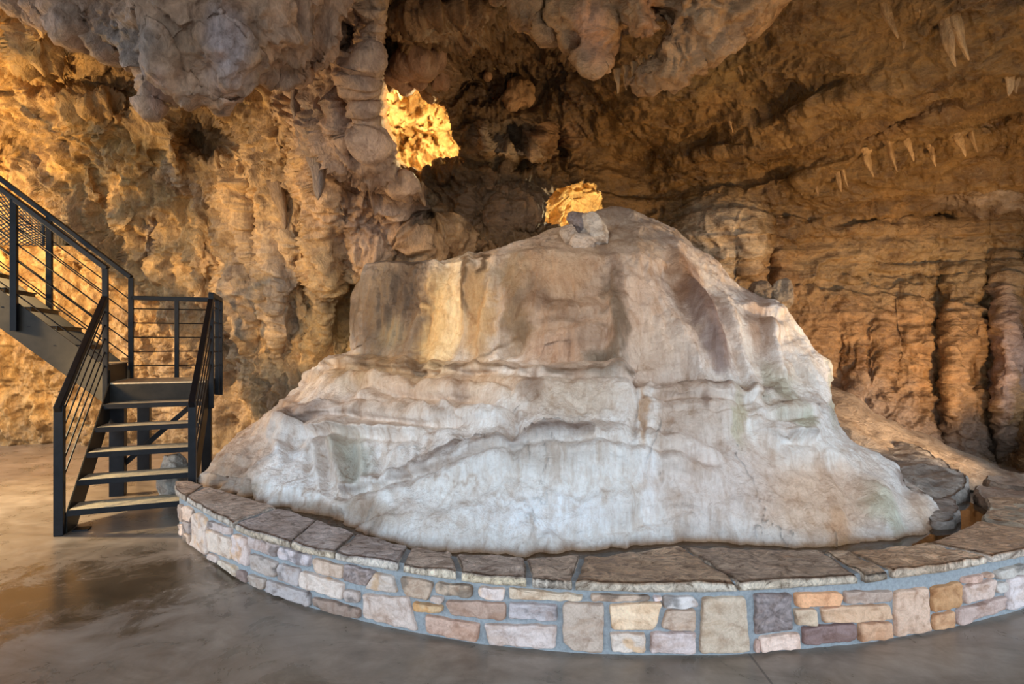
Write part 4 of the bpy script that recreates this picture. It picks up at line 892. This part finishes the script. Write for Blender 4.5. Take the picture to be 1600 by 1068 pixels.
def boulder(name, px, py, d, r, sc, col, label, seed, rot=0, mat='slab'):
    bm = bmesh.new(); bmesh.ops.create_icosphere(bm, subdivisions=5, radius=1.)
    co = np.array([v.co[:] for v in bm.verts]); fs = np.array([[v.index for v in f.verts] for f in bm.faces]); bm.free()
    rs = np.random.RandomState(seed)
    for _ in range(11):                                   # broken facets
        nrm = rs.normal(size=3); nrm /= np.linalg.norm(nrm); k = .62+.25*rs.rand(); dd = co@nrm; co = co-np.outer(np.clip(dd-k, 0, None), nrm)*.92
    co = co*(1+.12*fbm(co*2+seed, 3)+.03*fbm(co*9, 2))[:, None]*np.array(sc)*r
    c, s = math.cos(rot), math.sin(rot); co = np.stack([co[:, 0]*c-co[:, 2]*s, co[:, 1], co[:, 0]*s+co[:, 2]*c], -1)
    o = mesh_obj(name, co+np.array(pv(px, py, d)[:]), fs, M[mat], col=np.tile(col, (len(co), 1)))
    return tag(o, label, 'rock')
boulder('boulder', 908, 348, 6.05, .16, (1,.9,.95), (.26,.22,.22), 'dark round rock sitting on top of the mound peak', 1)
boulder('boulder', 928, 362, 5.95, .20, (.75,.9,1.05), (.62,.55,.48), 'largest white broken rock on the mound peak, right of the dark rock', 2, .4)
boulder('boulder', 910, 378, 5.85, .14, (1.1,.9,.8), (.58,.48,.40), 'tan broken rock below the dark rock on the mound peak', 3, -.3)
boulder('boulder', 890, 366, 5.95, .11, (1,.9,1.0), (.56,.45,.36), 'small tan rock left of the broken rocks on the mound peak', 4)
boulder('boulder', 270, 745, 5.45, .17, (.8,.9,1.5), (.62,.56,.48), 'pale rock block standing behind the left end of the curb', 6)
boulder('boulder', 1190, 458, 7.1, .16, (1.2,1,1.0), (.30,.21,.13), 'rounded brown rock behind the mound shoulder', 7)
boulder('boulder', 1222, 462, 7.0, .17, (.9,1,1.2), (.40,.30,.20), 'pale rounded rock behind the right shoulder of the mound', 8)

# ---------------------------------------------------------------- staircase
st = empty('metal_staircase', (-3.6, 4.58, 0), 'black steel staircase with rod railings, a landing and a turn', 'staircase')
SO = np.array([-3.6, 4.58, 0.])
th = math.radians(21); U = np.array([math.cos(th), math.sin(th), 0]); Vd = np.array([-math.sin(th), math.cos(th), 0]); Z3 = np.array([0, 0, 1.])
WID = .87; RUN = .238; RIS = .19; SL = RIS/RUN
def bar(a, b, w, h, up=(0, 0, 1)):
    """box bar from a to b, width w across, height h along up"""
    a = np.asarray(a, float); b = np.asarray(b, float); d = b-a; d = d/np.linalg.norm(d); up = np.asarray(up, float)
    s = np.cross(d, up); 
    if np.linalg.norm(s) < 1e-4: s = np.cross(d, (1, 0, 0))
    s /= np.linalg.norm(s); u = np.cross(s, d)
    vs = [p+s*w/2*i+u*h/2*j for p in (a, b) for i, j in ((-1, -1), (1, -1), (1, 1), (-1, 1))]
    return vs, [(0, 3, 2, 1), (4, 5, 6, 7), (0, 1, 5, 4), (1, 2, 6, 5), (2, 3, 7, 6), (3, 0, 4, 7)]
def part(name, pieces, mat, label=None, bev=.004, parent=None):
    bm = bmesh.new()
    for vs, fs in pieces:
        vv = [bm.verts.new(np.asarray(v)-SO) for v in vs]
        for f in fs: bm.faces.new([vv[i] for i in f])
    bmesh.ops.recalc_face_normals(bm, faces=bm.faces[:])
    if bev: bmesh.ops.bevel(bm, geom=bm.edges[:], offset=bev, segments=2, affect='EDGES', profile=.6)
    me = bpy.data.meshes.new(name); bm.to_mesh(me); bm.free(); me.materials.append(mat)
    o = bpy.data.objects.new(name, me); COL.objects.link(o); o.parent = parent or st
    if label: o['label'] = label
    return o
def rod(a, b, r=.007, n=8):
    a = np.asarray(a, float); b = np.asarray(b, float); d = (b-a)/np.linalg.norm(b-a); s = np.cross(d, (0, 0, 1.))
    if np.linalg.norm(s) < 1e-3: s = np.array([1., 0, 0])
    s /= np.linalg.norm(s); u = np.cross(s, d); vs = []
    for p in (a, b):
        for k in range(n): an = 2*math.pi*k/n; vs.append(p+r*(math.cos(an)*s+math.sin(an)*u))
    return vs, [(k, (k+1) % n, n+(k+1) % n, n+k) for k in range(n)]+[tuple(range(n-1, -1, -1)), tuple(range(n, 2*n))]
O2 = SO
# treads of the lower flight: pan with a wood-toned dusty top
for i in range(5):
    z = RIS*(i+1); a = O2+Vd*RUN*i; 
    p0 = a+U*.02+Vd*.135; p1 = a+U*(WID-.02)+Vd*.135
    t = part('tread', [bar(p0+Z3*(z-.006), p1+Z3*(z-.006), .27, .012)], M['tread'], 'dusty tan step top', .002)
    part('nosing', [bar(a+U*.01+Z3*(z-.022), a+U*(WID-.01)+Z3*(z-.022), .008, .046), bar(a+U*.01+Vd*.268+Z3*(z-.022), a+U*(WID-.01)+Vd*.268+Z3*(z-.022), .008, .046)], M['steel'], None, .001, parent=t)
# stringers
def stringer(off, s0, s1, zo=-.10):
    a = O2+U*off; 
    pts = [a+Vd*s0+Z3*0.0, a+Vd*(s0+.24)+Z3*0.0, a+Vd*s1+Z3*(SL*(s1)-.16), a+Vd*s1+Z3*(SL*s1+.20), a+Vd*(s0)+Z3*.16]
    vs = [p+U*w for w in (-.006, .006) for p in pts]; n = 5
    return vs, [tuple(range(n)), tuple(range(2*n-1, n-1, -1))]+[(k, k+n, (k+1) % n+n, (k+1) % n) for k in range(n)]
part('stringer', [stringer(0, .03, 1.19)], M['steel_plate'], None, .001)
part('stringer', [stringer(WID, .03, 1.19)], M['steel_plate'], None, .001)
LZ = 1.14
N0 = O2+Vd*1.19; Fp = N0+Vd*.81; R0 = N0+U*WID; RB = Fp+U*WID
ld = part('landing', [bar(N0+U*(WID/2)+Z3*(LZ-.012)-Vd*.0, Fp+U*(WID/2)+Z3*(LZ-.012), WID, .024)], M['tread'], 'dusty tan landing plate', .002)
part('landing_beam', [bar(N0+Z3*(LZ-.10), R0+Z3*(LZ-.10), .012, .17), bar(Fp+Z3*(LZ-.10), RB+Z3*(LZ-.10), .012, .17), bar(N0+Z3*(LZ-.10), Fp+Z3*(LZ-.10), .012, .17), bar(R0+Z3*(LZ-.10), RB+Z3*(LZ-.10), .012, .17)], M['steel_plate'], None, .001)
# posts under the landing and brace
part('support_post', [bar(N0+U*.06+Vd*.05, N0+U*.06+Vd*.05+Z3*(LZ-.02), .13, .11, Vd)], M['steel'], None, .004)
part('support_post', [bar(Fp+U*.14-Vd*.05, Fp+U*.14-Vd*.05+Z3*(LZ-.02), .12, .11, Vd)], M['steel'], None, .004)
part('support_post', [bar(RB-U*.10-Vd*.06, RB-U*.10-Vd*.06+Z3*(LZ-.02), .10, .10, Vd)], M['steel'], None, .004)
part('brace', [bar(N0+U*.10+Vd*.10+Z3*.30, R0-U*.12+Vd*.10+Z3*.92, .05, .05)], M['steel'], None, .003)
part('base_plate', [bar(O2+U*.03+Vd*.10+Z3*.006, O2+U*.14+Vd*.10+Z3*.006, .10, .012)], M['steel'], None, .001)
# lower railings
def railing(base, s1, ztop0, nrod=5, sl=SL, dirv=Vd, bottom0=None):
    a = base+Z3*ztop0-dirv*.05-Z3*sl*.05; b = base+dirv*s1+Z3*(ztop0+sl*s1)
    part('handrail', [bar(a, b, .050, .055)], M['steel'], None, .006)
    for k in range(nrod):
        dzr = .13+k*.135
        part('rail_rod', [rod(base+Z3*(ztop0-dzr), base+dirv*s1+Z3*(ztop0+sl*s1-dzr))], M['steel'], None, 0)
def post(p, z0, z1, w=.05, name='railing_post'):
    part(name, [bar(p+Z3*z0, p+Z3*z1, w, w, U)], M['steel'], None, .005)
BL = O2-U*.035; BR = O2+U*(WID+.035)
railing(BL, 1.17, 1.05); railing(BR, 1.17, 1.05)
post(BL, 0, 1.04, .065); post(BR, 0, 1.04, .06)
post(N0-U*.035, .90, 2.28); post(R0+U*.035, .85, 2.06)
# landing guard
GT = 2.05
def guard(a, b, nrod=4, ztop=GT, z0=LZ):
    part('handrail', [bar(a+Z3*ztop, b+Z3*ztop, .05, .05)], M['steel'], None, .005)
    for k in range(nrod):
        z = z0+.14+k*(ztop-z0-.1)/nrod
        part('rail_rod', [rod(a+Z3*z, b+Z3*z)], M['steel'], None, 0)
Fo = Fp-U*.0; RBo = RB+U*.035
guard(Fo, RBo, 5); guard(RBo, R0+U*.035, 5)
post(RBo, .92, GT); post((Fo+RBo)*.5, LZ-.02, GT, .045); post(Fo, LZ-.12, 2.28); post((RBo+R0+U*.035)*.5+Vd*.1, .95, GT, .045)
# upper flight, rising to the left
Wd = np.array([-.995, -.10, 0]); US = .79; UL = 2.3
def upper(base, depth_side):
    a = base; b = base+Wd*UL
    part('handrail', [bar(a+Z3*2.28, b+Z3*(2.28+US*UL), .055, .05)], M['steel'], None, .006)
    for k in range(5):
        z = 1.36+k*.165; part('rail_rod', [rod(a+Z3*z, b+Z3*(z+US*UL))], M['steel'], None, 0)
upper(N0-U*.02, 0); upper(Fo, 1)
for s in (.86, 1.75):
    p = N0-U*.02+Wd*s; part('railing_post', [bar(p+Z3*(.98+US*s), p+Z3*(2.27+US*s), .055, .055, U)], M['steel'], None, .005)
for s in (.86, 1.75):
    p = Fo+Wd*s; part('railing_post', [bar(p+Z3*(1.15+US*s), p+Z3*(2.27+US*s), .055, .055, U)], M['steel'], None, .005)
def upper_stringer(base):
    lo, hi = -.27, .12
    pts = [base+Z3*(LZ+lo+.02), base+Wd*UL+Z3*(LZ+US*UL+lo), base+Wd*UL+Z3*(LZ+US*UL+hi), base+Z3*(LZ+hi)]
    vs = [p+Vd*w for w in (-.008, .008) for p in pts]; n = 4
    return vs, [tuple(range(n)), tuple(range(2*n-1, n-1, -1))]+[(k, k+n, (k+1) % n+n, (k+1) % n) for k in range(n)]
part('stringer', [upper_stringer(N0+Vd*.03)], M['steel_plate'], None, .001)
part('stringer', [upper_stringer(Fo-Vd*.03)], M['steel_plate'], None, .001)
for i in range(9):
    s = .03+.24*i; z = LZ+.19*(i+1); a = N0+Vd*.05+Wd*s; b = Fo-Vd*.05+Wd*s
    t = part('tread', [bar(a+Wd*.125+Z3*(z-.006), b+Wd*.125+Z3*(z-.006), .26, .012)], M['tread'] if i == 0 else M['steel'], 'dusty tan step top' if i == 0 else None, .002)
    part('nosing', [bar(a+Z3*(z-.022), b+Z3*(z-.022), .008, .046)], M['steel'], None, .001, parent=t)
    if i == 0: part('riser_plate', [bar(a+Z3*(z-.10), b+Z3*(z-.10), .01, .18)], M['steel_plate'], None, .001)

# ---------------------------------------------------------------- expanded metal screen on the upper gallery
sc_ = empty('mesh_screen', tuple(pv(40, 340, 7.0)), 'amber lit expanded metal screen behind the upper railing', 'screen')
so = np.array(pv(40, 340, 7.0)[:])
def scr(u, v):
    x = -60+u*178; t = 290+.727*x
    return np.array(pv(x, t+(384-t)*v, 6.9)[:])
def cpart(name, pieces, mat):
    global SO
    keep = SO; SO = so; o = part(name, pieces, mat, None, 0, parent=sc_); SO = keep; return o
pieces = []
nxw, nyw = 38, 26
for j in range(nyw):
    for i in range(nxw):
        u0, u1 = i/nxw, (i+1)/nxw; v0 = j/nyw; v1 = (j+1)/nyw
        a, b = ((u0, v0), (u1, v1)) if (i+j) % 2 == 0 else ((u0, v1), (u1, v0))
        pieces.append(bar(scr(*a), scr(*b), .010, .010, (0, 1, 0)))
cpart('wire_mesh', pieces, M['wire'])
cpart('frame', [bar(scr(0, 0), scr(1, 0), .02, .02), bar(scr(.72, 0), scr(.72, 1), .02, .02, (0, 1, 0)), bar(scr(.0, .5), scr(.8, .55), .012, .012)], M['steel'])

# ---------------------------------------------------------------- lights
def light(name, kind, loc_, energy, color, size=.1, target=None, angle=None, blend=.5, sx=None):
    L = bpy.data.lights.new(name, kind); L.energy = energy; L.color = color
    if kind == 'AREA':
        L.shape = 'RECTANGLE'; L.size = size; L.size_y = sx or size
    else: L.shadow_soft_size = size
    if kind == 'SPOT': L.spot_size = math.radians(angle or 90); L.spot_blend = blend
    o = bpy.data.objects.new(name, L); COL.objects.link(o); o.location = loc_
    if target is not None:
        d = Vector(target)-Vector(loc_); o.rotation_euler = d.to_track_quat('-Z', 'Y').to_euler()
    return o
AMB = (1., .64, .26); WARM = (1., .74, .46)
light('lamp_gallery_left', 'SPOT', (-6.9, 4.9, 2.2), 620, AMB, .10, (-5.0, 8.0, 3.0), 150, .6)
light('lamp_floor_left', 'SPOT', (-7.0, 4.6, 3.4), 1300, (1., .78, .42), .06, (-5.2, 4.6, 0), 62, .8)
light('lamp_screen', 'POINT', tuple(pv(-60, 350, 7.2)), 60, AMB, .05)
light('lamp_wall_left', 'SPOT', (-5.0, 3.3, .9), 460, AMB, .25, (-2.6, 7.0, 2.2), 56, .9)
light('lamp_chamber', 'POINT', tuple(pv(748, 215, 8.35)), 110, (1., .80, .42), .08)
light('lamp_chamber_top', 'POINT', tuple(pv(600, 110, 8.2)), 120, (1., .80, .42), .08)
light('lamp_niche', 'POINT', tuple(pv(950, 330, 8.4)), 60, (1., .82, .45), .05)
light('lamp_right_wall', 'SPOT', (5.4, 4.6, .7), 430, (1., .68, .34), .12, (3.9, 7.5, 2.4), 110, .8)
light('lamp_mound_top', 'SPOT', (-.9, 2.2, 4.0), 200, (1., .80, .56), .12, (-.5, 5.3, 2.2), 58, .9)
light('lamp_mound_right', 'SPOT', (3.0, 2.2, 4.0), 80, WARM, .12, (1.5, 5.0, 1.8), 70, .9)
light('fill_ceiling_right', 'SPOT', (3.9, 3.2, .6), 260, (1., .66, .30), .15, (2.0, 4.9, 4.3), 90, .9)  # added unseen warm spot that brightens the hanging cluster and ceiling

w = bpy.data.worlds.new('cave_entrance_daylight'); SC.world = w; w.use_nodes = True
nt = w.node_tree; bg = nt.nodes['Background']
tc = nt.nodes.new('ShaderNodeTexCoord'); sp = nt.nodes.new('ShaderNodeSeparateXYZ'); nt.links.new(tc.outputs['Generated'], sp.inputs[0])
skyc = ramp(nt, math_n(nt, 'ADD', math_n(nt, 'MULTIPLY', sp.outputs[2], .5), .5), [(.47, (.10, .10, .09)), (.52, (.68, .83, 1.)), (.8, (.62, .80, 1.))])
nt.links.new(skyc, bg.inputs[0]); bg.inputs[1].default_value = 2.75

cam = bpy.data.cameras.new('camera'); cam.lens = 20; cam.sensor_width = 36; cam.sensor_fit = 'HORIZONTAL'; cam.clip_start = .05
co = bpy.data.objects.new('camera', cam); COL.objects.link(co); co.location = (0, 0, H); co.rotation_euler = (math.pi/2, 0, 0)
SC.camera = co
SC.view_settings.view_transform = 'Standard'; SC.view_settings.look = 'None'; SC.view_settings.gamma = 1; SC.view_settings.exposure = .38
SC.view_settings.use_curve_mapping = False
